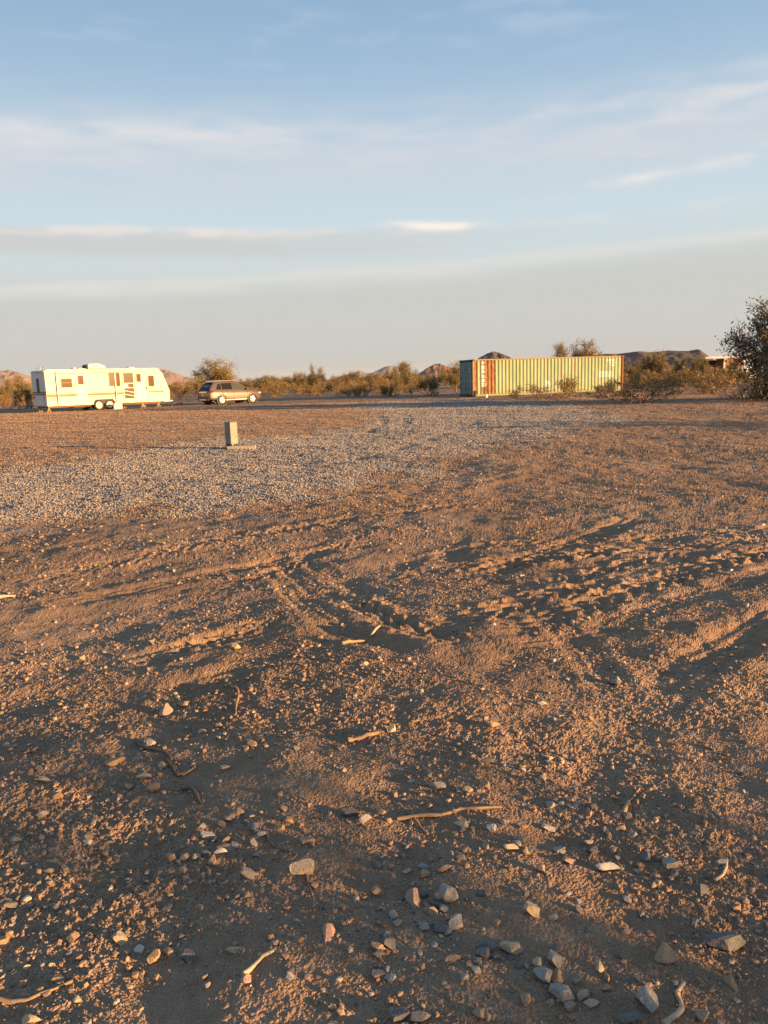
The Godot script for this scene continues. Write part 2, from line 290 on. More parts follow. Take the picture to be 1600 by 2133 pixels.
const PLANTS = [
	["creosote0", 8.76, 50.48, 0.89, 0.81, "desert_bush", "tiny sparse bush against the lower middle of the container", "bush", "bushes in front of the container"],
	["dry1", 9.57, 46.15, 0.9, 2.58, "desert_bush", "low tangled dry bush in front of the container, left of two", "bush", "bushes in front of the container"],
	["creosote1", 11.19, 46.38, 1.24, 2.16, "desert_bush", "upright orange bush in front of the container", "bush", "bushes in front of the container"],
	["dry2", 11.1, 36.25, 1.1, 2.7, "desert_bush", "wide twiggy bush spilling past the container's right end", "bush", "bushes in front of the container"],
	["creosote2", 12.74, 37.47, 1.32, 3.02, "desert_bush", "large leafy bush just right of the container's right end", "bush", "bushes in front of the container"],
	["olive0", 13.79, 47.76, 0.99, 1.78, "desert_bush", "dark leafy bush against the container's right half", "bush", "bushes in front of the container"],
	["creosote3", 20.05, 46.74, 1.58, 3.19, "desert_bush", "rounded orange bush left of the big tree at the right edge", "bush", "bushes under the right hand tree"],
	["dry0", 17.81, 38.44, 0.82, 1.91, "desert_bush", "dry low bush under the big tree at the right edge", "bush", "bushes under the right hand tree"],
	["creosote1", 18.09, 36.39, 1.15, 2.03, "desert_bush", "orange bush at the foot of the big tree on the right frame edge", "bush", "bushes under the right hand tree"],
	["creosote0", 25.64, 66.49, 1.45, 3.3, "desert_bush", "orange bush between the container and the right hand tree", "bush", "bushes under the right hand tree"],
	["dry3", 21.44, 52.63, 0.8, 1.96, "desert_bush", "low dry bush in the gap right of the container", "bush", "bushes under the right hand tree"],
	["mesquite0", 19.07, 36, 4.21, 5.25, "mesquite_tree", "big dark green mesquite tree cut by the right frame edge", "tree", "trees standing above the scrub"],
	["verde0", -18.79, 92, 4.13, 4.45, "palo_verde_tree", "golden airy tree rising right behind the parked car", "tree", "trees standing above the scrub"],
	["thick0", -8.3, 105, 3.21, 3.0, "desert_tree", "golden bushy tree in the scrub right of the car", "tree", "trees standing above the scrub"],
	["thick1", -11.18, 112, 2.65, 2.78, "desert_tree", "dark low tree left of the golden tree in the scrub", "tree", "trees standing above the scrub"],
	["verde1", 2.98, 100, 3.33, 4.97, "palo_verde_tree", "wide pale golden tree in the scrub left of the container", "tree", "trees standing above the scrub"],
	["thick0", 1.24, 98, 2.53, 3.04, "desert_tree", "dark tree touching the wide golden tree's left side", "tree", "trees standing above the scrub"],
	["thick1", -4.06, 118, 2.61, 3.3, "desert_tree", "low dark tree below the double peaked mountain", "tree", "trees standing above the scrub"],
	["verde0", 7.09, 74, 2.76, 1.93, "palo_verde_tree", "slim golden tree against the container's left end", "tree", "trees standing above the scrub"],
	["verde1", 21.44, 92, 4.76, 3.77, "palo_verde_tree", "airy tree showing above the container roof, left one", "tree", "trees standing above the scrub"],
	["verde0", 24.73, 96, 5.11, 3.58, "palo_verde_tree", "airy tree showing above the container roof, right one", "tree", "trees standing above the scrub"],
	["thick1", 29.16, 84, 3.13, 3.13, "desert_tree", "round green tree in front of the dark mesa", "tree", "trees standing above the scrub"],
	["thick0", 29.04, 90, 2.56, 2.23, "desert_tree", "small tree peeking past the container's right end", "tree", "trees standing above the scrub"],
	["thick0", 36.13, 95, 2.79, 2.36, "desert_tree", "small tree between the round green tree and the shed", "tree", "trees standing above the scrub"],
	["thick1", 35.95, 88, 2.73, 2.29, "desert_tree", "small tree just left of the shed", "tree", "trees standing above the scrub"],
	["verde1", 34.84, 78, 1.99, 2.42, "desert_tree", "small golden tree half hiding the shed", "tree", "trees standing above the scrub"],
	["thick0", -44.91, 98, 3.01, 4.26, "desert_tree", "bushy tree at the left frame edge behind the trailer", "tree", "trees standing above the scrub"],
	["verde1", -43.56, 92, 2.74, 2.28, "palo_verde_tree", "pale bushy tree at the very left frame edge", "tree", "trees standing above the scrub"],
	["dry3", -20.02, 78, 2.37, 1.26, "desert_bush", "pale spiky shrub just right of the trailer's nose", "bush", "spiky shrubs"],
	["olive2", -28.11, 62, 2.06, 1.69, "desert_bush", "dark green bush touching the trailer's left end", "bush", "bushes behind the trailer"],
	["creosote2", 13.63, 19, 1.27, 2.59, "desert_bush", "desert bush outside the right frame edge, shading the gravel", "bush", "bushes beyond the right frame edge"],
	["dry0", 5.4, -0.9, 1.05, 1.7, "desert_bush", "the nearer of two dry bushes outside the frame on the right, dappling the foreground", "bush", "bushes beyond the right frame edge"],
	["dry2", 7.4, -0.75, 1.15, 1.6, "desert_bush", "the farther of two dry bushes outside the frame on the right, dappling the foreground", "bush", "bushes beyond the right frame edge"],
]

var rng := RandomNumberGenerator.new()
var taken := {}

# ------------------------------------------------------------------ helpers
func numbered(called: String) -> String:
	var n: int = taken.get(called, 0)
	taken[called] = n + 1
	return called if n == 0 else "%s_%03d" % [called, n]

func put(called: String, mesh: Mesh, m: Material, parent: Node3D) -> MeshInstance3D:   # a part
	var o := MeshInstance3D.new()
	o.mesh = mesh
	o.material_override = m
	o.name = called
	parent.add_child(o, true)
	return o

func tag(o: Node3D, label: String, category: String, group := "", kind := "") -> void:
	if label: o.set_meta("label", label)
	if category: o.set_meta("category", category)
	if group: o.set_meta("group", group)
	if kind: o.set_meta("kind", kind)

func single(called: String, mesh: Mesh, m: Material, label: String, category: String, group := "", kind := "") -> MeshInstance3D:
	var o := MeshInstance3D.new()
	o.mesh = mesh
	o.material_override = m
	o.name = numbered(called)
	add_child(o)
	tag(o, label, category, group, kind)
	return o

func thing(called: String, label: String, category: String, at: Vector3, turn := 0.0, group := "") -> Node3D:
	var o := Node3D.new()
	o.name = numbered(called)
	add_child(o)
	o.position = at
	o.rotation.y = turn
	tag(o, label, category, group)
	return o

func nth(n: int) -> String:   # largest, second largest ...
	return "largest" if n == 1 else ordinal(n) + " largest"

func ordinal(n: int) -> String:
	var ones := ["first", "second", "third", "fourth", "fifth", "sixth", "seventh", "eighth", "ninth", "tenth", "eleventh", "twelfth", "thirteenth", "fourteenth", "fifteenth", "sixteenth", "seventeenth", "eighteenth", "nineteenth"]
	if n < 20: return ones[n - 1]
	var tens: String = ["twent", "thirt", "fort"][n / 10 - 2]
	return tens + "ieth" if n % 10 == 0 else tens + "y-" + ones[n % 10 - 1]

func lin(r: float, g: float, b: float) -> Color:
	return Color(r, g, b).linear_to_srgb()

func paint(c: Color, rough := 0.8, metal := 0.0) -> StandardMaterial3D:   # c: linear base colour
	var m := StandardMaterial3D.new()
	m.albedo_color = c.linear_to_srgb()
	m.roughness = rough
	m.metallic = metal
	return m

func noise(freq: float, octaves := 1, type := FastNoiseLite.TYPE_SIMPLEX_SMOOTH, s := 1) -> FastNoiseLite:
	var n := FastNoiseLite.new()
	n.noise_type = type
	n.frequency = freq
	n.seed = s
	if octaves > 1:
		n.fractal_type = FastNoiseLite.FRACTAL_FBM
		n.fractal_octaves = octaves
	else:
		n.fractal_type = FastNoiseLite.FRACTAL_NONE
	return n

func speckle(size: int, freq: float, octaves: int, lo: Color, hi: Color, s: int) -> ImageTexture:   # seamless noise between two linear colours
	var n := noise(freq, octaves, FastNoiseLite.TYPE_SIMPLEX, s)
	var im := n.get_seamless_image(size, size, false, false, 0.15, true)
	im.convert(Image.FORMAT_RGB8)
	var a := lo.linear_to_srgb()
	var b := hi.linear_to_srgb()
	var data := im.get_data()
	for i in range(0, data.size(), 3):
		var t := data[i] / 255.0
		data[i] = int(255.0 * lerpf(a.r, b.r, t)); data[i + 1] = int(255.0 * lerpf(a.g, b.g, t)); data[i + 2] = int(255.0 * lerpf(a.b, b.b, t))
	return ImageTexture.create_from_image(Image.create_from_data(size, size, false, Image.FORMAT_RGB8, data))

func relief(size: int, freq: float, octaves: int, s: int) -> ImageTexture:
	var n := noise(freq, octaves, FastNoiseLite.TYPE_SIMPLEX, s)
	var im := n.get_seamless_image(size, size, false, false, 0.15, true)
	return ImageTexture.create_from_image(im)

func grained(c: Color, rough: float, tex: Texture2D, metres: float, world := false) -> StandardMaterial3D:
	var m := paint(c, rough)
	m.albedo_texture = tex
	m.uv1_triplanar = true
	m.uv1_world_triplanar = world
	m.uv1_scale = Vector3.ONE / metres
	return m

# ------------------------------------------------------------------ sky
func smooth(a: float, b: float, x: float) -> float:
	return smoothstep(a, b, x)

func make_sky() -> PanoramaSkyMaterial:
	var W := 2400
	var H := 1200
	var n1 := noise(1.0, 5, FastNoiseLite.TYPE_SIMPLEX_SMOOTH, 11)
	var n2 := noise(1.0, 4, FastNoiseLite.TYPE_SIMPLEX_SMOOTH, 23)
	var stops := [[-90.0, Color(0.30, 0.25, 0.21)], [-0.5, Color(0.50, 0.47, 0.44)], [0.0, Color(0.565, 0.53, 0.485)], [2.0, Color(0.56, 0.56, 0.52)], [5.0, Color(0.62, 0.63, 0.60)], [8.0, Color(0.63, 0.70, 0.71)],
		[11.0, Color(0.597, 0.716, 0.783)], [13.5, Color(0.53, 0.665, 0.765)], [15.6, Color(0.46, 0.61, 0.745)], [19.8, Color(0.361, 0.521, 0.686)], [24.0, Color(0.283, 0.445, 0.637)], [40.0, Color(0.2, 0.335, 0.53)], [90.0, Color(0.14, 0.24, 0.41)]]
	var data := PackedFloat32Array()
	data.resize(W * H * 3)
	var k := 0
	for j in H:
		var el := 90.0 - (j + 0.5) / H * 180.0
		var base := Color()
		for s in stops.size() - 1:
			if el >= stops[s][0]:
				var t: float = clampf((el - stops[s][0]) / (stops[s + 1][0] - stops[s][0]), 0, 1)
				base = stops[s][1].lerp(stops[s + 1][1], t)
		var ce := cos(deg_to_rad(el))
		var se := sin(deg_to_rad(el))
		for i in W:
			var col := base
			if el > -0.5 and el < 60.0:
				var a := (i + 0.5) / W * TAU
				var az := rad_to_deg(a if a < PI else a - TAU)   # 0 ahead, right positive
				var ca := sin(a) * ce
				var cz := -cos(a) * ce
				# long soft streaks: noise squeezed in height
				var p := Vector3(ca, se * 9.0, cz)
				var w := n1.get_noise_3d(p.x * 2.2, p.y * 2.2, p.z * 2.2)
				var f := n2.get_noise_3d(p.x * 9.0, p.y * 6.0, p.z * 9.0)
				var e := el - 0.035 * az + w * 0.7     # the banks climb slowly to the right
				# low grey bank with a lit upper rim
				var bank := (1.0 - smooth(5.4, 7.9, e + 0.4 * f)) * smooth(0.0, 3.5, el)
				col = col.lerp(Color(0.60, 0.605, 0.575), 0.8 * bank)
				var rim := smooth(6.3, 7.5, e + 0.3 * f) * (1.0 - smooth(7.5, 8.2, e + 0.3 * f)) * (0.65 + 0.5 * w)
				col = col.lerp(Color(0.80, 0.765, 0.71), clampf(0.7 * rim, 0, 1))
				# second bank, thicker to the left
				var left := smooth(0.45, -0.3, 0.6 * n1.get_noise_3d(p.x * 1.3 + 7.0, p.y * 0.4, p.z * 1.3) + 0.02 * (absf(az + 25.0) - 22.0))
				var top := 10.2 + 0.35 * f + 0.2 * w
				var b2 := smooth(8.0, 9.2, el + 0.35 * f) * (1.0 - smooth(top - 0.2, top + 0.35, el)) * left
				col = col.lerp(Color(0.60, 0.605, 0.59), 0.8 * b2)
				var r2 := smooth(top - 0.75, top - 0.1, el) * (1.0 - smooth(top, top + 0.5, el)) * smooth(-0.15, 0.5, f + 0.25)
				col = col.lerp(Color(0.97, 0.86, 0.77), 0.6 * r2 * maxf(left, 0.3))
				# bright torn wisp, right of centre
				var wy := (el - 10.35 + 0.05 * (az - 5.0) + 0.3 * f)
				var wisp := exp(-wy * wy / 0.05) * smooth(0.2, 2.2, az) * (1.0 - smooth(6.0, 9.6, az)) * smooth(-0.5, 0.25, f)
				col = col.lerp(Color(1.05, 0.93, 0.80), 0.9 * wisp)
				# wide faint cirrus sheet
				var e3 := el - 0.012 * az - 14.7 + 1.3 * w
				var sheet := exp(-e3 * e3 / 6.0) * (0.8 + 0.4 * f + 0.3 * w)
				col = col.lerp(Color(0.645, 0.68, 0.74), clampf(0.85 * sheet, 0, 1))
				var e4 := el - 0.015 * az - 16.2 + 1.1 * w
				var bright := exp(-e4 * e4 / 1.3) * smooth(-0.45, 0.7, f + 0.3 * sin(az * 0.13 + 3.6)) 
				col = col.lerp(Color(0.77, 0.765, 0.775), clampf(0.75 * bright, 0, 1))
				# thin streaks
				var e5 := el - 0.11 * az - 10.4 + 0.4 * w
				var st := exp(-e5 * e5 / 0.16) * smooth(9.0, 20.0, az) * smooth(-0.4, 0.5, f)
				col = col.lerp(Color(0.84, 0.82, 0.80), clampf(0.7 * st, 0, 1))
				var e6 := el - 22.0 - 0.04 * az + 1.5 * w
				var hi := exp(-e6 * e6 / 2.5) * smooth(0.0, 0.7, f + 0.4 * w + 0.012 * az)
				col = col.lerp(Color(0.56, 0.66, 0.79), clampf(0.35 * hi, 0, 1))
				var fl := smooth(0.34, 0.62, f) * smooth(0.1, 0.5, w + 0.01 * az) * smooth(7.0, 9.0, el) * (1.0 - smooth(12.5, 14.5, el))
				col = col.lerp(Color(0.92, 0.86, 0.80), 0.5 * fl)
			data[k] = col.r / EXPOSURE; data[k + 1] = col.g / EXPOSURE; data[k + 2] = col.b / EXPOSURE
			k += 3
	var im := Image.create_from_data(W, H, false, Image.FORMAT_RGBF, data.to_byte_array())
	var m := PanoramaSkyMaterial.new()
	m.panorama = ImageTexture.create_from_image(im)
	return m

# ------------------------------------------------------------------ ground
const CELL := 0.03
const RX := -16.0
const RD := 3.0
const RW := 1070
const RH := 1000
var rut := PackedFloat32Array()
const GC := 0.25
const GX := -14.0
const GD := 6.0
const GW := 120
const GH := 200
var gravel := PackedFloat32Array()
var na: FastNoiseLite
var nb: FastNoiseLite
var nc: FastNoiseLite
var nd: FastNoiseLite
var ne: FastNoiseLite
var nm: FastNoiseLite
var ns: FastNoiseLite

func spline(p: Array) -> PackedVector2Array:
	var cv := Curve2D.new()
	for i in p.size():
		var a: Vector2 = Vector2(p[maxi(i - 1, 0)][0], p[maxi(i - 1, 0)][1])
		var b: Vector2 = Vector2(p[mini(i + 1, p.size() - 1)][0], p[mini(i + 1, p.size() - 1)][1])
		var t := (b - a) / 6.0
		cv.add_point(Vector2(p[i][0], p[i][1]), -t, t)
	cv.bake_interval = 0.02
	return cv.get_baked_points()

func stamp_ruts() -> void:
	rut.resize(RW * RH)
	for r in RUTS:
		var pts := spline(r[0])
		var hw: float = r[1]
		var dep: float = r[2] * (1.05 if r[3] else 0.65)
		var lug: int = r[3]
		var reach := hw * 1.9
		var run := 0.0
		var done := {}
		for i in range(1, pts.size()):
			var seg := pts[i] - pts[i - 1]
			run += seg.length()
			var dir := seg.normalized()
			var nrm := Vector2(-dir.y, dir.x)
			var steps := int(reach * 2.0 / (CELL * 0.7))
			for s in steps + 1:
				var o := -reach + 2.0 * reach * s / steps
				var q := pts[i] + nrm * o
				var cx := int((q.x - RX) / CELL)
				var cy := int((q.y - RD) / CELL)
				if cx < 0 or cy < 0 or cx >= RW or cy >= RH: continue
				var key := cy * RW + cx
				if done.has(key): continue
				done[key] = true
				var u := absf(o) / hw
				var h := 0.0
				if u < 1.0:
					h = -dep * (1.0 - u * u * u) * (0.75 + 0.35 * cos(o / hw * 9.5))
					if lug:
						var ph := run / 0.19 + absf(o) / hw * 1.3
						h += dep * 0.85 * smoothstep(0.25, 0.75, sin(TAU * ph) * 0.5 + 0.5)
				else:
					h = dep * 0.6 * (1.0 - (u - 1.0) / 0.9) * smoothstep(1.0, 1.3, u) * clampf(0.45 + 1.4 * nc.get_noise_2d(q.x * 1.3, q.y * 1.3), 0.0, 1.5)
				var fade := smoothstep(0.0, 1.5, run) * (0.7 + 0.6 * nb.get_noise_2d(q.x * 0.7 + 30.0, q.y * 0.7))
				rut[key] += h * clampf(fade, 0.0, 1.0)

func map_gravel() -> void:
	var poly := PackedVector2Array()
	for p in GRAVEL: poly.append(Vector2(p[0], p[1]))
	gravel.resize(GW * GH)
	for j in GH:
		for i in GW:
			var q := Vector2(GX + i * GC, GD + j * GC)
			var best := 1e9
			for k in poly.size():
				best = minf(best, q.distance_to(Geometry2D.get_closest_point_to_segment(q, poly[k], poly[(k + 1) % poly.size()])))
			gravel[j * GW + i] = best if Geometry2D.is_point_in_polygon(q, poly) else -best

func look_up(a: PackedFloat32Array, w: int, h: int, fx: float, fy: float, out: float) -> float:
	var x := int(floor(fx))
	var y := int(floor(fy))
	if x < 0 or y < 0 or x >= w - 1 or y >= h - 1: return out
	var tx := fx - x
	var ty := fy - y
	var k := y * w + x
	return lerpf(lerpf(a[k], a[k + 1], tx), lerpf(a[k + w], a[k + w + 1], tx), ty)

func gravelly(x: float, d: float) -> float:   # 0 bare dirt .. 1 gravel
	var s := look_up(gravel, GW, GH, (x - GX) / GC, (d - GD) / GC, -9.0)
	return smoothstep(-0.8, 0.8, s + 1.3 * nc.get_noise_2d(x * 0.22, d * 0.22) + 0.9 * nb.get_noise_2d(x, d)) if s > -4.0 else 0.0

func height(x: float, d: float) -> float:
	var far := clampf((d - 45.0) / 60.0, 0.0, 1.0)
	var h := 0.045 * na.get_noise_2d(x, d) * (1.0 - 0.5 * far)
	var loose := nm.get_noise_2d(x, d)                 # loose soil or packed
	h += 0.025 * nb.get_noise_2d(x, d)
	h += 0.0125 * nc.get_noise_2d(x, d)
	h += 0.0125 * ns.get_noise_2d(x * 0.5 - d * 0.2, d * 1.5 + x * 0.55)   # drag marks
	var clod := nd.get_noise_2d(x, d)
	var m := smoothstep(-0.3, 0.45, loose) * (1.0 - 0.45 * smoothstep(-0.9, 0.6, x) * (1.0 - smoothstep(2.6, 3.6, d))) * (1.0 - 0.7 * smoothstep(2.4, 4.6, d + 0.8 * loose) * (1.0 - 0.3 * smoothstep(11.0, 16.0, d)))
	h += (0.003 + 0.0085 * m) * maxf(clod, -0.2) 
	h += (0.0014 + 0.0036 * m) * ne.get_noise_2d(x, d)
	h += look_up(rut, RW, RH, (x - RX) / CELL, (d - RD) / CELL, 0.0)
	return h

func ground() -> void:
	na = noise(0.23, 2, FastNoiseLite.TYPE_SIMPLEX_SMOOTH, 3)
	nb = noise(0.85, 2, FastNoiseLite.TYPE_SIMPLEX_SMOOTH, 4)
	nc = noise(2.6, 2, FastNoiseLite.TYPE_SIMPLEX_SMOOTH, 5)
	nd = noise(17.0, 3, FastNoiseLite.TYPE_SIMPLEX, 6)
	ne = noise(55.0, 2, FastNoiseLite.TYPE_SIMPLEX, 7)
	nm = noise(0.6, 3, FastNoiseLite.TYPE_SIMPLEX_SMOOTH, 8)
	ns = noise(2.6, 3, FastNoiseLite.TYPE_SIMPLEX_SMOOTH, 12)
	stamp_ruts()
	map_gravel()
	var rows := PackedFloat32Array([-90.0, -60.0, -38.0, -24.0, -15.0, -9.5, -6.0, -4.0, -2.6, -1.6, -0.9, -0.4, 0.0, 0.3, 0.55, 0.75, 0.85])
	var d := 0.9
	while d < 112.0:
		rows.append(d)
		var cap := 0.2 if d < 45.0 else 0.2 + (d - 45.0) * 0.012
		d += clampf(d * d / (1.55 * 773.0) * 1.15, 0.0045, cap)
	var cols := 1000
	var nr := rows.size()
	var v := PackedVector3Array()
	var c := PackedColorArray()
	v.resize(nr * (cols + 1))
	c.resize(nr * (cols + 1))
	var tone := noise(0.35, 4, FastNoiseLite.TYPE_SIMPLEX, 9)
	var fine := noise(9.0, 3, FastNoiseLite.TYPE_SIMPLEX, 10)
	var k := 0
	for j in nr:
		d = rows[j]
		var half := 0.9 + 0.62 * maxf(d, 0.5)
		for i in cols + 1:
			var s := 2.0 * i / cols - 1.0
			var x := half * s * (0.82 + 0.18 * s * s) + signf(s) * 90.0 * pow(maxf(0.0, absf(s) - 0.94) / 0.06, 3.0)
			var h := height(x, d)
			if i == 0 or i == cols or j == nr - 1 or j == 0: h = -0.22
			v[k] = Vector3(x, h, -d)
			var t := tone.get_noise_2d(x, d) * 0.5 + fine.get_noise_2d(x, d) * 0.45
			var g := gravelly(x, d) if d > 7.0 else 0.0
			var base := Color(0.345, 0.229, 0.149).lerp(Color(0.475, 0.343, 0.237), clampf(0.35 + t * 0.9, 0.0, 1.0))
			c[k] = base.lerp(Color(0.38, 0.345, 0.31), 0.9 * g)
			k += 1
	var idx := PackedInt32Array()
	idx.resize((nr - 1) * cols * 6)
	k = 0
	for j in nr - 1:
		var o := j * (cols + 1)
		for i in cols:
			var a := o + i
			var b := a + cols + 1
			idx[k] = a; idx[k + 1] = b; idx[k + 2] = b + 1; idx[k + 3] = a; idx[k + 4] = b + 1; idx[k + 5] = a + 1
			k += 6
	var arr := []
	arr.resize(Mesh.ARRAY_MAX)
	arr[Mesh.ARRAY_VERTEX] = v
	arr[Mesh.ARRAY_COLOR] = c
	arr[Mesh.ARRAY_INDEX] = idx
	var m := ArrayMesh.new()
	m.add_surface_from_arrays(Mesh.PRIMITIVE_TRIANGLES, arr)
	var dirt := grained(Color(1, 1, 1), 0.95, speckle(1024, 0.09, 4, Color(0.42, 0.40, 0.38), Color(1.18, 1.18, 1.18), 31), 0.8, true)
	dirt.vertex_color_use_as_albedo = true
	dirt.metallic_specular = 0.2
	dirt.heightmap_enabled = true
	dirt.heightmap_texture = relief(1024, 0.06, 4, 32)
	dirt.heightmap_scale = 0.55
	var o := single("ground", m, dirt, "bare reddish dirt lot with tyre tracks and a strip of pale gravel", "ground", "", "structure")
	# the desert plain round it, out to the horizon
	var st := Shape.new()
	var rings := [0.0, 40.0, 70.0, 105.0, 112.5, 150.0, 220.0, 340.0, 600.0, 1200.0, 3000.0, 8000.0, 20000.0]
	for i in rings.size() - 1:
		for q in 96:
			var p := []
			for e in [[i, q], [i, q + 1], [i + 1, q + 1], [i + 1, q]]:
				var ang: float = TAU * e[1] / 96.0
				var r: float = rings[e[0]]
				var pos := Vector3(sin(ang) * r, 0, -cos(ang) * r)
				pos.y = -0.17 if r <= 106.0 else -0.06 - r * 0.0002 + 0.25 * na.get_noise_2d(pos.x * 0.08, pos.z * 0.08) * clampf((r - 112.0) / 100.0, 0, 1)
				p.append(pos)
			st.quad(p[0], p[3], p[2], p[1])
	var far := grained(Color(0.39, 0.285, 0.19), 0.95, dirt.albedo_texture, 3.0, true)
	single("desert_plain", st.mesh(), far, "flat desert floor stretching to the hills", "desert", "", "structure")

# ------------------------------------------------------------------ stones
func stone_mesh(sub: int, s: int, cuts: int) -> ArrayMesh:
	var r := RandomNumberGenerator.new()
	r.seed = s
	var t := (1.0 + sqrt(5.0)) / 2.0
	var p := [Vector3(-1, t, 0), Vector3(1, t, 0), Vector3(-1, -t, 0), Vector3(1, -t, 0), Vector3(0, -1, t), Vector3(0, 1, t), Vector3(0, -1, -t), Vector3(0, 1, -t), Vector3(t, 0, -1), Vector3(t, 0, 1), Vector3(-t, 0, -1), Vector3(-t, 0, 1)]
	var f := [[0, 11, 5], [0, 5, 1], [0, 1, 7], [0, 7, 10], [0, 10, 11], [1, 5, 9], [5, 11, 4], [11, 10, 2], [10, 7, 6], [7, 1, 8], [3, 9, 4], [3, 4, 2], [3, 2, 6], [3, 6, 8], [3, 8, 9], [4, 9, 5], [2, 4, 11], [6, 2, 10], [8, 6, 7], [9, 8, 1]]
	var tris := []
	for q in f: tris.append([p[q[0]].normalized(), p[q[1]].normalized(), p[q[2]].normalized()])
	for k in sub:
		var nxt := []
		for q in tris:
			var a: Vector3 = ((q[0] + q[1]) * 0.5).normalized()
			var b: Vector3 = ((q[1] + q[2]) * 0.5).normalized()
			var d: Vector3 = ((q[2] + q[0]) * 0.5).normalized()
			nxt.append([q[0], a, d]); nxt.append([a, q[1], b]); nxt.append([d, b, q[2]]); nxt.append([a, b, d])
		tris = nxt
	var planes := []
	for i in cuts:
		var n := Vector3(r.randfn(), r.randfn() * 0.8, r.randfn()).normalized()
		planes.append([n, r.randf_range(0.34, 0.7)])
	var rough := noise(2.2, 2, FastNoiseLite.TYPE_SIMPLEX, s)
	var st := Shape.new()
	for q in tris:
		var w := []
		for x in q:
			var y: Vector3 = x
			for pl in planes:
				var over: float = y.dot(pl[0]) - pl[1]
				if over > 0.0: y -= pl[0] * over
			y *= 1.0 + 0.07 * rough.get_noise_3dv(x * 1.0)
			w.append(y)
		st.tri(w[0], w[2], w[1])
	# fit into a unit box
	var lo := Vector3.ONE * 9.0
	var hi := -lo
	for x in st.v:
		lo = lo.min(x); hi = hi.max(x)
	for i in st.v.size(): st.v[i] = (st.v[i] - (lo + hi) * 0.5) / (hi - lo)
	return st.mesh()

func scatter(called: String, mesh: Mesh, m: Material, rows: PackedFloat32Array, label: String, category: String) -> void:
	var mm := MultiMesh.new()
	mm.transform_format = MultiMesh.TRANSFORM_3D
	mm.use_colors = true
	mm.mesh = mesh
	mm.instance_count = rows.size() / 16
	mm.buffer = rows
	var o := MultiMeshInstance3D.new()
	o.multimesh = mm
	o.material_override = m
	o.name = numbered(called)
	add_child(o)
	tag(o, label, category, "", "stuff")

func row(a: PackedFloat32Array, b: Basis, p: Vector3, c: Color) -> void:
	a.append_array([b.x.x, b.y.x, b.z.x, p.x, b.x.y, b.y.y, b.z.y, p.y, b.x.z, b.y.z, b.z.z, p.z, c.r, c.g, c.b, 1.0])

const TONE := {"cream": Color(0.47, 0.37, 0.25), "tan": Color(0.36, 0.245, 0.15), "grey": Color(0.30, 0.285, 0.265), "slate": Color(0.135, 0.135, 0.14), "pink": Color(0.40, 0.27, 0.21), "white": Color(0.52, 0.48, 0.42)}

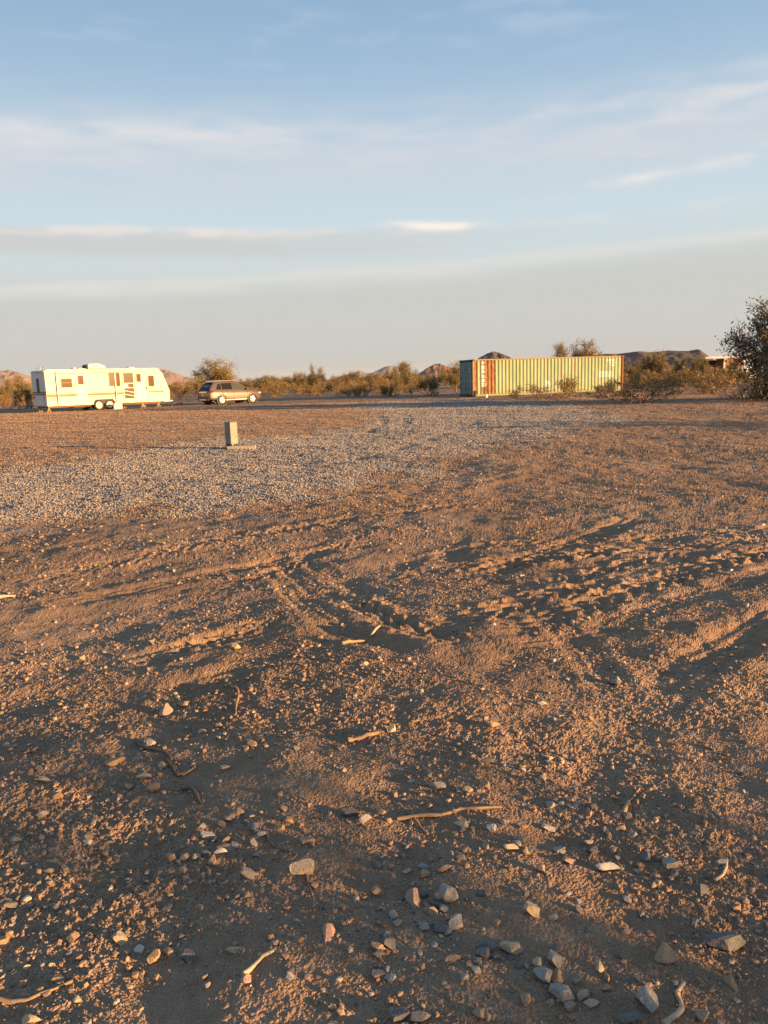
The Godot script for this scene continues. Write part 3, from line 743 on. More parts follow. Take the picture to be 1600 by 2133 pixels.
func stones() -> void:
	var mottle := speckle(256, 0.05, 4, Color(0.55, 0.53, 0.5), Color(1.1, 1.08, 1.05), 41)
	var bump := relief(256, 0.08, 4, 42)
	var mats := {}
	for t in TONE:
		var m := grained(TONE[t] * 1.15, 0.85, mottle, 0.12, true)
		m.heightmap_enabled = true
		m.heightmap_texture = bump
		m.heightmap_scale = 0.12
		mats[t] = m
	var shapes := []
	for i in 14: shapes.append(stone_mesh(2, 100 + i, 9))
	rng.seed = 77
	for s in STONES:
		var i := rng.randi() % shapes.size()
		var o := single("stone", shapes[i], mats[s[4]], s[5], "stone", "stones lying in the near dirt")
		var w: float = s[2] * 1.1
		var seen: float = s[3] * 1.1                       # height in the picture: part top, part front
		var tall := clampf(seen * 0.72, 0.012, w * 1.1)
		var deep := clampf(seen * 0.9, w * 0.45, w * 1.2)
		var b := Basis(Vector3.UP, rng.randf_range(-0.35, 0.35)) * Basis(Vector3(0, 0, 1), rng.randf_range(-0.2, 0.2))
		o.transform = Transform3D(b.scaled_local(Vector3(w, tall, deep)), Vector3(s[0], height(s[0], s[1]) + tall * 0.34, -s[1] - deep * 0.15))
	var small := []
	for i in 8: small.append(stone_mesh(1, 200 + i, 8))
	var names := {"cream": "cream", "tan": "tan", "grey": "grey", "slate": "dark slate grey", "pink": "pinkish", "white": "whitish"}
	var tones := ["tan", "tan", "tan", "cream", "slate", "grey", "grey", "slate", "pink", "white"]
	var heaps := [[0.13, 2.1], [0.42, 1.82], [0.5, 1.72], [-0.52, 2.35], [0.35, 2.45], [0.75, 2.3], [0.1, 1.95], [-0.75, 2.9]]
	var loose_ones := []
	for i in 185:
		var d := 1.75 * pow(4.4, pow(rng.randf(), 1.25))
		var x := rng.randf_range(-0.5, 0.5) * (0.6 + d * 1.0)
		var t: String = tones[rng.randi() % tones.size()]
		if i % 2 == 0:
			var hp: Array = heaps[rng.randi() % heaps.size()]
			x = hp[0] + rng.randfn() * 0.13; d = maxf(1.7, hp[1] + rng.randfn() * 0.13)
			if rng.randf() < 0.5: t = "slate" if rng.randf() < 0.6 else "grey"
		var w := rng.randf_range(0.018, 0.036) * (0.75 + 0.14 * d)
		var best := 0
		for k in TWIGS.size():
			var q: Array = TWIGS[k][3][1]
			var q2: Array = TWIGS[best][3][1]
			if Vector2(q[0] - x, q[1] - d).length() < Vector2(q2[0] - x, q2[1] - d).length(): best = k
		loose_ones.append([w, x, d, t, best])
	loose_ones.sort_custom(func(p, q): return p[0] > q[0])
	var rank := {}
	for s in loose_ones:
		var w: float = s[0]
		var x: float = s[1]
		var d: float = s[2]
		var t: String = s[3]
		var key := "%s %d" % [t, s[4]]
		rank[key] = rank.get(key, 0) + 1
		var o := single("small_stone", small[rng.randi() % 8], mats[t], "%s small %s stone near %s" % [nth(rank[key]), names[t], TWIG_NAMES[s[4]]], "stone", "small loose stones in the near dirt")
		var sc := Vector3(w, w * rng.randf_range(0.45, 0.75), w * rng.randf_range(0.6, 1.0))
		o.transform = Transform3D((Basis(Vector3.UP, rng.randf() * TAU) * Basis(Vector3(1, 0, 0), rng.randf_range(-0.3, 0.3))).scaled_local(sc), Vector3(x, height(x, d) + sc.y * 0.27, -d))
	# what nobody could count
	var loose := grained(Color(1, 1, 1), 0.9, mottle, 0.1, true)
	loose.vertex_color_use_as_albedo = true
	for kind in 4:
		var a := PackedFloat32Array()
		var grain := kind < 2
		for i in (60000 if grain else 13000):
			var d := 1.3 * pow(9.0 if grain else 14.0, rng.randf())
			var x := rng.randf_range(-0.62, 0.62) * (0.9 + d)
			var keep := nm.get_noise_2d(x, d) * 0.9 + nb.get_noise_2d(x * 2.0, d * 2.0) + rng.randf_range(-0.5, 0.5)
			if keep < -0.1: continue
			var w := (rng.randf_range(0.003, 0.0075) if grain else 0.008 + 0.018 * pow(rng.randf(), 3.0)) * (0.8 + 0.075 * d)
			var t: Color = TONE[tones[rng.randi() % 10]]
			t = t.lerp(Color(0.41, 0.27, 0.17), rng.randf_range(0.0, 1.0) if grain else rng.randf_range(0.0, 0.75))
			var b := (Basis(Vector3.UP, rng.randf() * TAU) * Basis(Vector3(1, 0, 0), rng.randf_range(-0.5, 0.5))).scaled_local(Vector3(w, w * rng.randf_range(0.5, 0.9), w * rng.randf_range(0.6, 1.0)))
			row(a, b, Vector3(x, height(x, d) + w * 0.15, -d), t)
		scatter("pebbles", stone_mesh(0, 300 + kind, 5), loose, a, "fine pebbles and grit strewn over the near dirt", "pebbles")
	for kind in 4:
		var a := PackedFloat32Array()
		var far := PackedFloat32Array()
		for n in 64000:
			var d := 9.0 * pow(5.8, rng.randf())
			var x := (rng.randf_range(-0.62, 0.56) + 0.05 * rng.randfn()) * d
			var g := gravelly(x, d)
			var crushed := rng.randf() < g * 0.92
			if not crushed and rng.randf() > 0.45 + 0.012 * d: continue
			var w := rng.randf_range(0.015, 0.03) * (0.5 + 0.038 * d) if crushed else rng.randf_range(0.007, 0.017) * (0.5 + 0.044 * d)
			var t := Color(0.47, 0.425, 0.385).lerp(Color(0.25, 0.24, 0.23), rng.randf()) if crushed else Color(0.38, 0.245, 0.155).lerp(Color(0.51, 0.365, 0.255), rng.randf())
			var b := (Basis(Vector3.UP, rng.randf() * TAU) * Basis(Vector3(1, 0, 0), rng.randf_range(-0.6, 0.6))).scaled_local(Vector3(w, w * rng.randf_range(0.5, 0.85), w * rng.randf_range(0.6, 1.0)))
			row(a if crushed else far, b, Vector3(x, height(x, d) + w * 0.18, -d), t)
		scatter("gravel", stone_mesh(0, 320 + kind, 5), loose, a, "crushed pale gravel spread in a strip across the lot", "gravel")
		scatter("dirt_clods", stone_mesh(0, 340 + kind, 5), loose, far, "reddish clods and small stones strewn over the far dirt", "clods")

func twigs() -> void:
	var bark := speckle(128, 0.06, 3, Color(0.6, 0.55, 0.5), Color(1.1, 1.1, 1.1), 51)
	rng.seed = 5
	for t in TWIGS:
		var tone := Color(0.38, 0.26, 0.16)
		if "pale" in t[1] or "white" in t[1]: tone = Color(0.52, 0.42, 0.30)
		if "dark" in t[1] or "grey" in t[1] or "brown" in t[1]: tone = Color(0.22, 0.15, 0.10)
		var m := grained(tone, 0.85, bark, 0.08, true)
		var made := []
		for q in [t[3], t[4]]:
			if q.size() < 2: continue
			var pts := spline(q)
			var path := []
			var rad := []
			var n := maxi(6, int(pts.size() / 2.0))
			for i in n:
				var p := pts[int(float(i) / (n - 1) * (pts.size() - 1))]
				var u := float(i) / (n - 1)
				var r: float = t[2] * (1.0 - 0.45 * u) * (0.9 + 0.35 * nd.get_noise_2d(p.x * 1.7, p.y * 1.7)) * (1.0 if made.is_empty() else 0.7)
				var lift: float = 0.4 * t[2] * (1.0 + sin(u * 5.0 + p.x * 9.0))
				path.append(Vector3(p.x + 0.4 * t[2] * nc.get_noise_1d(u * 3.0 + p.y), height(p.x, p.y) + r * 0.75 + lift, -p.y))
				rad.append(r)
			var st := Shape.new()
			st.tube(path, rad, 7)
			made.append(st.mesh(true, 0.5))
		var o := single(t[0], made[0], m, t[1], "twig")
		if made.size() > 1: put("side_branch", made[1], m, o)

# ------------------------------------------------------------------ plants
func grow(wood: Shape, leaves: Shape, p: Vector3, dir: Vector3, length: float, rad: float, level: int, o: Dictionary) -> void:
	var path := [p]
	var radii := [rad]
	var n := 4
	var q := p
	var dv := dir
	for i in n:
		dv = (dv + Vector3(rng.randfn(), rng.randfn() + o.lift, rng.randfn()) * o.wander).normalized()
		q += dv * length / n
		path.append(q)
		radii.append(rad * (1.0 - 0.55 * (i + 1) / n))
	wood.tube(path, radii, 5 if level > 1 else 3)
	if level <= o.leafy:
		for i in o.leaves:
			var u := rng.randf_range(0.15, 1.0) * n
			var k := mini(int(u), n - 1)
			var c: Vector3 = path[k].lerp(path[k + 1], u - k) + Vector3(rng.randfn(), rng.randfn(), rng.randfn()) * o.spread
			var s: float = o.leaf * rng.randf_range(0.6, 1.4)
			var a := Vector3(rng.randfn(), rng.randfn(), rng.randfn()).normalized()
			var b := a.cross(Vector3(rng.randfn(), rng.randfn(), rng.randfn())).normalized()
			leaves.tint = (o.tone as Color).lerp(o.tone2, rng.randf()) * rng.randf_range(0.75, 1.25)
			leaves.tri(c - a * s, c + b * s * 0.45, c + a * s)
			leaves.tri(c - a * s, c + a * s, c - b * s * 0.45)
	if level > 0:
		var kids: int = o.kids
		for i in kids:
			var u := rng.randf_range(0.3, 1.0) * n
			var k := mini(int(u), n - 1)
			var c: Vector3 = path[k].lerp(path[k + 1], u - k)
			var out: Vector3 = (dv + Vector3(rng.randfn(), rng.randfn(), rng.randfn()).normalized() * o.open).normalized()
			grow(wood, leaves, c, out, length * o.shrink * rng.randf_range(0.75, 1.2), rad * 0.55, level - 1, o)

func plant(s: int, stems: int, o: Dictionary) -> Array:   # unit height, meshes [wood, leaves, width]
	rng.seed = s
	var wood := Shape.new()
	var leaves := Shape.new()
	leaves.coloured = true
	for i in stems:
		var a := TAU * (i + rng.randf() * 0.7) / stems
		var tilt: float = o.tilt * rng.randf_range(0.3, 1.1)
		grow(wood, leaves, Vector3(cos(a), 0, sin(a)) * o.foot, Vector3(cos(a) * sin(tilt), cos(tilt), sin(a) * sin(tilt)), o.length * rng.randf_range(0.8, 1.2), o.rad, o.level, o)
	var mid := Vector3.ZERO
	for x in leaves.v: mid += x / leaves.v.size()
	mid.y = 0.0
	for i in leaves.v.size(): leaves.v[i] -= mid * 0.8
	for i in wood.v.size(): wood.v[i] -= mid * 0.8 * clampf(wood.v[i].y / (0.4 * o.length), 0.0, 1.0)
	var ys := PackedFloat32Array()
	var rs := PackedFloat32Array()
	for x in leaves.v:
		ys.append(x.y); rs.append(Vector2(x.x, x.z).length())
	ys.sort(); rs.sort()
	var hi := ys[int(ys.size() * 0.985)]
	var wide := rs[int(rs.size() * 0.86)]
	for st in [wood, leaves]:
		for i in st.v.size():
			var y: Vector3 = st.v[i] / hi
			y.y = maxf(y.y, -0.02)
			st.v[i] = y
	return [wood.mesh(), leaves.mesh(), 2.0 * wide / hi]

var kinds := {}
var leaf_mat: StandardMaterial3D
var wood_mat := {}

func plants_ready() -> void:
	leaf_mat = paint(Color(1, 1, 1), 0.7)
	leaf_mat.vertex_color_use_as_albedo = true
	leaf_mat.backlight_enabled = true
	leaf_mat.backlight = Color(0.45, 0.45, 0.45)
	var bark := speckle(128, 0.05, 3, Color(0.6, 0.55, 0.5), Color(1.1, 1.1, 1.1), 61)
	wood_mat["grey"] = grained(Color(0.26, 0.19, 0.14), 0.9, bark, 0.5)
	wood_mat["green"] = grained(Color(0.17, 0.155, 0.075), 0.8, bark, 0.5)
	var creosote := {"lift": 0.25, "wander": 0.2, "leafy": 1, "leaves": 13, "spread": 0.05, "leaf": 0.028, "tone": Color(0.20, 0.12, 0.036), "tone2": Color(0.255, 0.18, 0.06), "kids": 4, "open": 0.75, "shrink": 0.6, "tilt": 1.05, "foot": 0.05, "length": 0.62, "rad": 0.013, "level": 2}
	var dry := creosote.duplicate()
	dry.merge({"leaves": 6, "tone": Color(0.27, 0.15, 0.07), "tone2": Color(0.33, 0.21, 0.11)}, true)
	var olive := creosote.duplicate()
	olive.merge({"tone": Color(0.115, 0.092, 0.03), "tone2": Color(0.17, 0.135, 0.048), "leaves": 16}, true)
	var verde := {"lift": 0.1, "wander": 0.2, "leafy": 1, "leaves": 26, "spread": 0.05, "leaf": 0.0125, "tone": Color(0.21, 0.15, 0.055), "tone2": Color(0.27, 0.205, 0.08), "kids": 5, "open": 0.95, "shrink": 0.62, "tilt": 0.6, "foot": 0.03, "length": 0.5, "rad": 0.03, "level": 3}
	var mesq := verde.duplicate()
	mesq.merge({"tone": Color(0.095, 0.095, 0.042), "tone2": Color(0.15, 0.135, 0.06), "leaves": 5, "leaf": 0.0115, "spread": 0.026, "tilt": 0.85, "kids": 5, "level": 4, "length": 0.36, "shrink": 0.68, "rad": 0.03, "open": 0.9, "lift": 0.08}, true)
	var thick := verde.duplicate()
	thick.merge({"tone": Color(0.125, 0.098, 0.036), "tone2": Color(0.19, 0.14, 0.05), "leaves": 32, "leaf": 0.0125, "tilt": 0.9}, true)
	for i in 4:
		kinds["creosote%d" % i] = plant(500 + i, 9, creosote)
		kinds["dry%d" % i] = plant(520 + i, 8, dry)
		kinds["olive%d" % i] = plant(540 + i, 9, olive)
	for i in 2:
		kinds["verde%d" % i] = plant(560 + i, 3, verde)
		kinds["thick%d" % i] = plant(570 + i, 4, thick)
	kinds["mesquite0"] = plant(580, 6, mesq)
	kinds["mesquite1"] = plant(581, 5, mesq)

func shrub(called: String, kind: String, at: Vector3, tall: float, wide: float, turn: float, label: String, category: String, group: String) -> Node3D:
	var k: Array = kinds[kind]
	var o := thing(called, label, category, at, turn, group)
	var s: float = wide / k[2]
	o.scale = Vector3(s, tall, s)
	var tree := category == "tree"
	put("trunk" if tree else "stems", k[0], wood_mat["green" if kind.begins_with("verde") else "grey"], o)
	put("crown" if tree else "foliage", k[1], leaf_mat, o)
	return o

func far_ground(x: float, d: float) -> float:
	if d < 110.0 and d > -60.0 and absf(x) < 60.0 + 0.62 * maxf(d, 0.0): return height(x, d)
	return -0.17 if Vector2(x, d).length() < 106.0 else -0.07 - Vector2(x, d).length() * 0.0002

func vegetation() -> void:
	plants_ready()
	# the ones that stand out: kind, x, d, tall, wide, name, label, category
	for p in PLANTS:
		shrub(p[5], p[0], Vector3(p[1], far_ground(p[1], p[2]) - 0.04, -p[2]), p[3], p[4], p[1] * 1.7 + p[2], p[6], p[7], p[8])
	# scrub behind the lot, bush by bush
	rng.seed = 900
	var spots := []
	var tries := 0
	while spots.size() < 215 and tries < 9000:
		tries += 1
		var d := 62.0 + 66.0 * pow(rng.randf(), 1.2)
		var x := rng.randf_range(-0.56, 0.56) * d
		if x > 6.0 and x < 19.5 and d < 90.0: continue            # behind the container
		if x > 19.0 and x < 34.0 and d < 66.0 and rng.randf() < 0.5: continue
		if x > -19.0 and x < -5.0 and d < 70.0: continue
		var ok := true
		for s in spots:
			if Vector2(s[0] - x, s[1] - d).length() < 2.1: ok = false; break
		if ok: spots.append([x, d])
	spots.sort_custom(func(p, q): return p[0] / p[1] < q[0] / q[1])
	var order := {}
	for s in spots:
		var x: float = s[0]
		var d: float = s[1]
		var r := rng.randf()
		var kind := ("dry" if r < 0.3 else "olive" if r < 0.5 else "creosote") + str(rng.randi() % 4)
		var look := "pale dry" if r < 0.3 else "dark olive" if r < 0.5 else "orange lit"
		var px := x / d
		var where := "at the left frame edge" if px < -0.44 else "between trailer and parked car" if px < -0.25 else "behind the parked car" if px < -0.15 else "between car and container" if px < 0.1 else "right of the container"
		var depth := "front row" if d < 80.0 else "back row"
		var key := look + depth + where
		order[key] = order.get(key, 0) + 1
		var tall := rng.randf_range(0.85, 1.7) * (0.7 if r < 0.3 else 1.0)
		var o := shrub("desert_bush", kind, Vector3(x, far_ground(x, d) - 0.03, -d), tall, tall * rng.randf_range(1.2, 1.8), rng.randf() * TAU, "%s bush, %s from left in the %s %s" % [look, ordinal(order[key]), depth, where], "bush", "desert bushes in the scrub")
	# farther scrub that reads as one mass
	var names := kinds.keys()
	for kn in ["creosote0", "creosote1", "olive1", "olive2", "dry1", "thick0", "thick1", "verde0"]:
		var part := PackedFloat32Array()
		var wood := PackedFloat32Array()
		for i in 300:
			var d := 128.0 + 330.0 * pow(rng.randf(), 1.4)
			var x := rng.randf_range(-0.72, 0.72) * d
			var big: bool = kn.begins_with("thick") or kn.begins_with("verde")
			if big and rng.randf() < 0.6: continue
			if big and x > 0.12 * d and rng.randf() < 0.75: continue
			var tall := rng.randf_range(1.7, 2.7) if big else rng.randf_range(0.9, 1.7)
			var w: float = tall * rng.randf_range(1.2, 1.9) / kinds[kn][2]
			row(part, Basis(Vector3.UP, rng.randf() * TAU).scaled_local(Vector3(w, tall, w)), Vector3(x, far_ground(x, d) - 0.05, -d), Color(1, 1, 1))
		scatter("distant_scrub", kinds[kn][1], leaf_mat, part, "distant desert scrub in one mass along the horizon", "scrub")
	# dead brush and litter at the edge of the lot
	rng.seed = 77

# ------------------------------------------------------------------ hills
func hills() -> void:
	var rocky := speckle(512, 0.03, 5, Color(0.6, 0.58, 0.56), Color(1.15, 1.12, 1.1), 71)
	var i := 0
	for h in HILLS:
		i += 1
		var D: float = h[2]
		var pts: Array = h[5]
		var x0: float = pts[0][0]
		var x1: float = pts[-1][0]
		var wide := x1 - x0
		var deep: float = wide * h[3]
		var n := noise(1.0, 3, FastNoiseLite.TYPE_SIMPLEX_SMOOTH, 80 + i)
		var cols := 120
		var rows := 36
		var g := []
		for r in rows + 1:
			var t := 2.0 * r / rows - 1.0
			var line := []
			for c in cols + 1:
				var x := x0 + wide * c / cols
				var ridge := 0.0
				for k in pts.size() - 1:
					if x >= pts[k][0] and x <= pts[k + 1][0] + 0.01:
						ridge = lerpf(pts[k][1], pts[k + 1][1], (x - pts[k][0]) / (pts[k + 1][0] - pts[k][0]))
				var base := -4.0
				var u := x / (wide * 0.22)
				var rough := n.get_noise_2d(u * 1.1, t * 1.2)
				var y := base + (ridge - base) * pow(1.0 - pow(absf(t), 1.6), 0.9) * (1.0 + 0.22 * rough * minf(1.0, absf(t) * 4.0) - 0.02) + ridge * 0.012 * n.get_noise_2d(u * 9.0, t * 9.0)
				line.append(Vector3(x, y, -D - t * deep * 0.5 + wide * 0.03 * rough))
			g.append(line)
		var st := Shape.new()
		for r in rows:
			for c in cols:
				st.quad(g[r][c], g[r + 1][c], g[r + 1][c + 1], g[r][c + 1])
		var m := grained(Color(h[4][0], h[4][1], h[4][2]), 1.0, rocky, wide * 0.16, true)
		single(h[0], st.mesh(), m, h[1], h[0], "", "structure")

# ------------------------------------------------------------------ shipping container
const CL := 12.19
const CW := 2.44
const CH := 2.62

func strokes(im: Image, x: int, y: int, s: float, list: Array, c: Color) -> void:   # [x0, y0, x1, y1] in a 16 x 16 square
	for q in list:
		var a := Vector2(q[0], q[1]) * s
		var b := Vector2(q[2], q[3]) * s
		var n := int(a.distance_to(b) / 1.5) + 1
		var w := int(2.3 * s)
		for i in n + 1:
			var p := a.lerp(b, float(i) / n)
			im.fill_rect(Rect2i(x + int(p.x) - w / 2, y + int(p.y) - w / 2, w, w), c)

func container_paint() -> ImageTexture:
	var W := 2048
	var H := 448
	var im := Image.create(W, H, false, Image.FORMAT_RGB8)
	var n1 := noise(0.006, 4, FastNoiseLite.TYPE_SIMPLEX, 201)
	var n2 := noise(0.03, 4, FastNoiseLite.TYPE_SIMPLEX, 202)
	var px := W / CL
	for y in H:
		for x in W:
			var m := x / px
			var a := n1.get_noise_2d(x, y * 0.25)
			var b := n2.get_noise_2d(x, y * 0.3)
			var c := Color(0.215, 0.295, 0.175).lerp(Color(0.275, 0.345, 0.22), clampf(0.5 + a + 0.3 * b, 0, 1))
			# old rust over the first ribs, by rib
			var rib := maxi(0, int((m - 0.11) / 0.278))
			var r: float = [0.85, 0.2, 1.4, 0.95, 1.3, 0.75][rib] if rib < 6 else 0.0
			var rust := smoothstep(0.45, 0.62, r * 0.9 + 0.35 * a + 0.25 * b + (0.12 if y > H * 0.8 and rib < 6 else 0.0))
			c = c.lerp(Color(0.26, 0.14, 0.042).lerp(Color(0.15, 0.055, 0.028), clampf(0.5 + b * 1.3, 0, 1)), rust)
			if y > H - 46 or y < 14: c = c.lerp(Color(0.36, 0.18, 0.07), smoothstep(0.1, 0.4, b + 0.5 * a))
			# a few rust runs and patches of bare primer along the rest
			var run := n2.get_noise_2d(x * 1.6, y * 0.05 + 50.0)
			c = c.lerp(Color(0.34, 0.17, 0.07), smoothstep(0.42, 0.55, run) * 0.7)
			if m > 10.05 and m < 11.25 and y > 190 and y < 262: c = c.lerp(Color(0.42, 0.52, 0.50), 0.8 * smoothstep(-0.5, -0.1, b))
			if m > 5.6 and m < 6.15 and y > 280 and y < 400: c = c.lerp(Color(0.40, 0.50, 0.50), 0.8 * smoothstep(-0.3, 0.1, b))
			if m > 12.0: c = c.lerp(Color(0.34, 0.13, 0.05), 0.85)
			im.set_pixel(x, y, c.linear_to_srgb())
	# six white characters down the fourth rib
	var ink := Color(0.86, 0.83, 0.72).linear_to_srgb()
	var glyphs := [
		[[2, 4, 14, 4], [2, 4, 2, 10], [14, 4, 14, 10], [2, 10, 14, 10], [8, 0, 8, 16]],
		[[1, 1, 15, 1], [1, 1, 1, 15], [15, 1, 15, 15], [1, 15, 15, 15], [4, 4, 12, 4], [4, 8, 12, 8], [4, 12, 12, 12], [8, 4, 8, 12], [10, 9, 11, 11]],
		[[1, 1, 3, 3], [0, 6, 2, 8], [3, 10, 1, 15], [7, 0, 5, 4], [6, 2, 15, 2], [7, 5, 14, 5], [7, 5, 6, 13], [14, 5, 13, 15], [4, 9, 16, 9], [6, 13, 15, 13], [10, 6, 10, 12]],
		[[6, 2, 14, 2], [5, 6, 15, 6], [9, 6, 6, 11], [6, 11, 14, 11], [12, 8, 14, 11], [1, 2, 3, 4], [1, 7, 3, 7], [3, 7, 3, 12], [3, 12, 1, 15], [3, 13, 7, 15], [7, 15, 16, 15]],
		[[5, 0, 2, 5], [4, 3, 4, 9], [9, 0, 9, 9], [4, 2, 14, 2], [4, 4, 13, 4], [4, 6, 13, 6], [4, 9, 14, 9], [0, 11, 16, 11], [8, 9, 8, 16], [7, 11, 2, 15], [9, 11, 14, 15]],
		[[1, 1, 15, 1], [1, 1, 1, 15], [15, 1, 15, 15], [1, 15, 15, 15], [4, 5, 12, 5], [9, 3, 9, 12], [9, 12, 7, 12], [8, 6, 4, 11]]]
	for i in 6:
		strokes(im, int(0.71 * px), int(H * (0.06 + 0.117 * i)), 2.65, glyphs[i], ink)
	# worn stencilled code at the far end
	for k in 4:
		im.fill_rect(Rect2i(int((10.85 + 0.17 * k) * px), int(H * 0.10), 14, 18), ink)
	for k in 6:
		im.fill_rect(Rect2i(int((11.0 + 0.12 * k) * px), int(H * 0.175), 10, 12), ink)
	for k in 2:
		im.fill_rect(Rect2i(int((11.2 + 0.16 * k) * px), int(H * 0.235), 12, 22), ink)
	return ImageTexture.create_from_image(im)

func container() -> void:
	var t := thing("shipping_container", "long pale green corrugated shipping container with rusty left end and white characters", "container", Vector3(6.6, 0.02, -55.8), deg_to_rad(15.6))
	var side := StandardMaterial3D.new()
	side.albedo_texture = container_paint()
	side.roughness = 0.75
	var worn := speckle(256, 0.04, 4, Color(0.6, 0.6, 0.6), Color(1.15, 1.15, 1.15), 211)
	var teal := grained(Color(0.17, 0.265, 0.265), 0.65, worn, 1.2)
	var dark := grained(Color(0.05, 0.065, 0.065), 0.7, worn, 0.8)
	var rusty := grained(Color(0.26, 0.11, 0.045), 0.9, worn, 0.7)
	var pale := grained(Color(0.28, 0.30, 0.18), 0.8, worn, 0.9)
	var steel := paint(Color(0.35, 0.38, 0.38), 0.5, 0.5)
	# corrugated sides, one welded sheet after the other
	var pitch := 0.278
	var ribs := 43
	for face in 2:
		var i := 0
		while i < ribs:
			var st := Shape.new()
			var last := mini(i + 4, ribs)
			for r in range(i, last):
				var x := 0.11 + pitch * r
				var prof := [[0.0, 0.0], [0.072, 0.0], [0.125, -0.05], [0.205, -0.05], [0.278, 0.0]]
				for k in 4:
					var q := []
					for e in [[k, 0.16], [k + 1, 0.16], [k + 1, CH - 0.09], [k, CH - 0.09]]:
						var z: float = prof[e[0]][1] - 0.012
						q.append(Vector3(x + prof[e[0]][0], e[1], z if face == 0 else -CW - z))
					st.quad(q[0], q[3], q[2], q[1])
					for w in [q[0], q[3], q[2], q[0], q[2], q[1]]:
						st.uv.append(Vector2(w.x / CL, 1.0 - w.y / CH))
			put("side_panel", st.mesh(), side, t)
			i = last
	# end wall, roof, floor
	var s := Shape.new()
	s.box(Vector3(CL - 0.05, CH / 2, -CW / 2), Vector3(0.03, CH - 0.2, CW - 0.2)); put("front_wall", s.mesh(), teal, t)
	for k in 11:
		s = Shape.new()
		s.box(Vector3(0.15 + (k + 0.5) * 1.08, CH - 0.05, -CW / 2), Vector3(1.07, 0.02, CW - 0.1)); put("roof_panel", s.mesh(), pale, t)
	s = Shape.new()
	s.box(Vector3(CL / 2, 0.13, -CW / 2), Vector3(CL - 0.2, 0.1, CW - 0.14)); put("floor", s.mesh(), dark, t)
	# frame
	for z in [-0.03, -CW + 0.03]:
		s = Shape.new(); s.box(Vector3(CL / 2, 0.08, z), Vector3(CL - 0.3, 0.15, 0.07), Basis.IDENTITY, 0.008); put("bottom_rail", s.mesh(), pale, t)
		s = Shape.new(); s.box(Vector3(CL / 2, CH - 0.05, z), Vector3(CL - 0.3, 0.09, 0.07), Basis.IDENTITY, 0.008); put("top_rail", s.mesh(), grained(Color(0.34, 0.26, 0.16), 0.85, worn, 0.9), t)
		for x in [0.06, CL - 0.06]:
			s = Shape.new(); s.box(Vector3(x, CH / 2, z + (0.0 if z > -1.0 else 0.0)), Vector3(0.12, CH - 0.24, 0.08), Basis.IDENTITY, 0.01)
			put("corner_post", s.mesh(), grained(Color(0.42, 0.24, 0.10), 0.85, worn, 0.6) if x < 1.0 and z > -1.0 else rusty if x > 1.0 else dark, t)
			for y in [0.06, CH - 0.06]:
				s = Shape.new(); s.box(Vector3(x, y, z + (0.004 if z > -1.0 else -0.004)), Vector3(0.178, 0.118, 0.162), Basis.IDENTITY, 0.012)
				put("corner_casting", s.mesh(), dark if x < 1.0 else rusty, t)
	# doors
	for y in [0.09, CH - 0.08]:
		s = Shape.new(); s.box(Vector3(0.03, y, -CW / 2), Vector3(0.08, 0.14, CW - 0.34), Basis.IDENTITY, 0.01); put("door_sill" if y < 1.0 else "door_header", s.mesh(), dark, t)
	for k in 2:
		var z0 := -0.1 - k * 1.125
		var leaf := Shape.new()
		leaf.box(Vector3(0.02, CH / 2, z0 - 0.555), Vector3(0.05, CH - 0.34, 1.1), Basis.IDENTITY, 0.01)
		var door := put("door", leaf.mesh(), teal, t)
		for c in 2:
			for r in 4:
				s = Shape.new(); s.box(Vector3(-0.012, 0.5 + r * 0.54, z0 - 0.29 - c * 0.53), Vector3(0.02, 0.44, 0.36), Basis.IDENTITY, 0.008)
				put("door_panel", s.mesh(), teal, door)
		for c in 2:
			var rz := z0 - 0.16 - c * 0.74
			s = Shape.new(); s.tube([Vector3(-0.045, 0.1, rz), Vector3(-0.045, CH - 0.1, rz)], [0.017, 0.017], 8); put("lock_rod", s.mesh(), steel, door)
			for y in [0.14, 0.55, 1.9, CH - 0.14]:
				s = Shape.new(); s.box(Vector3(-0.042, y, rz), Vector3(0.05, 0.06, 0.09)); put("rod_bracket", s.mesh(), dark, door)
			s = Shape.new(); s.box(Vector3(-0.062, 1.1, rz + 0.14), Vector3(0.015, 0.035, 0.32)); put("handle", s.mesh(), steel, door)
	for q in [[0.5, 1.9, 0.26, 0.3], [2.02, 2.05, 0.3, 0.12], [2.02, 1.88, 0.26, 0.08], [2.02, 1.6, 0.2, 0.1]]:
		s = Shape.new(); s.box(Vector3(-0.0245, q[1], -q[0]), Vector3(0.004, q[3], q[2])); put("placard", s.mesh(), grained(Color(0.38, 0.43, 0.43), 0.7, worn, 0.3), t)
	# block the container stands on at its near corner
	var blk := Shape.new()
	blk.box(Vector3(0, 0.2, 0), Vector3(0.16, 0.44, 0.22), Basis.IDENTITY, 0.015)
	var o := single("timber_block", blk.mesh(), grained(Color(0.06, 0.045, 0.035), 0.9, worn, 0.4), "dark upright timber block leaning at the container's near left corner", "block")
	o.position = Vector3(6.72, height(6.72, 55.5), -55.55); o.rotation.y = 0.3
	# marker post
	var p := thing("marker_post", "short white footed post standing before the container's lettering", "post", Vector3(7.3, height(7.3, 53.9), -53.9))
	s = Shape.new(); s.tube([Vector3(0, -0.05, 0), Vector3(0.01, 0.75, 0)], [0.022, 0.02], 8); put("pole", s.mesh(), paint(Color(0.08, 0.07, 0.06), 0.7), p)
	s = Shape.new(); s.lathe(Vector3.ZERO, Vector3.UP, [[0.0, -0.02], [0.1, -0.02], [0.1, 0.16], [0.06, 0.2], [0.0, 0.2]], 14); put("foot", s.mesh(), paint(Color(0.75, 0.72, 0.66), 0.7), p)

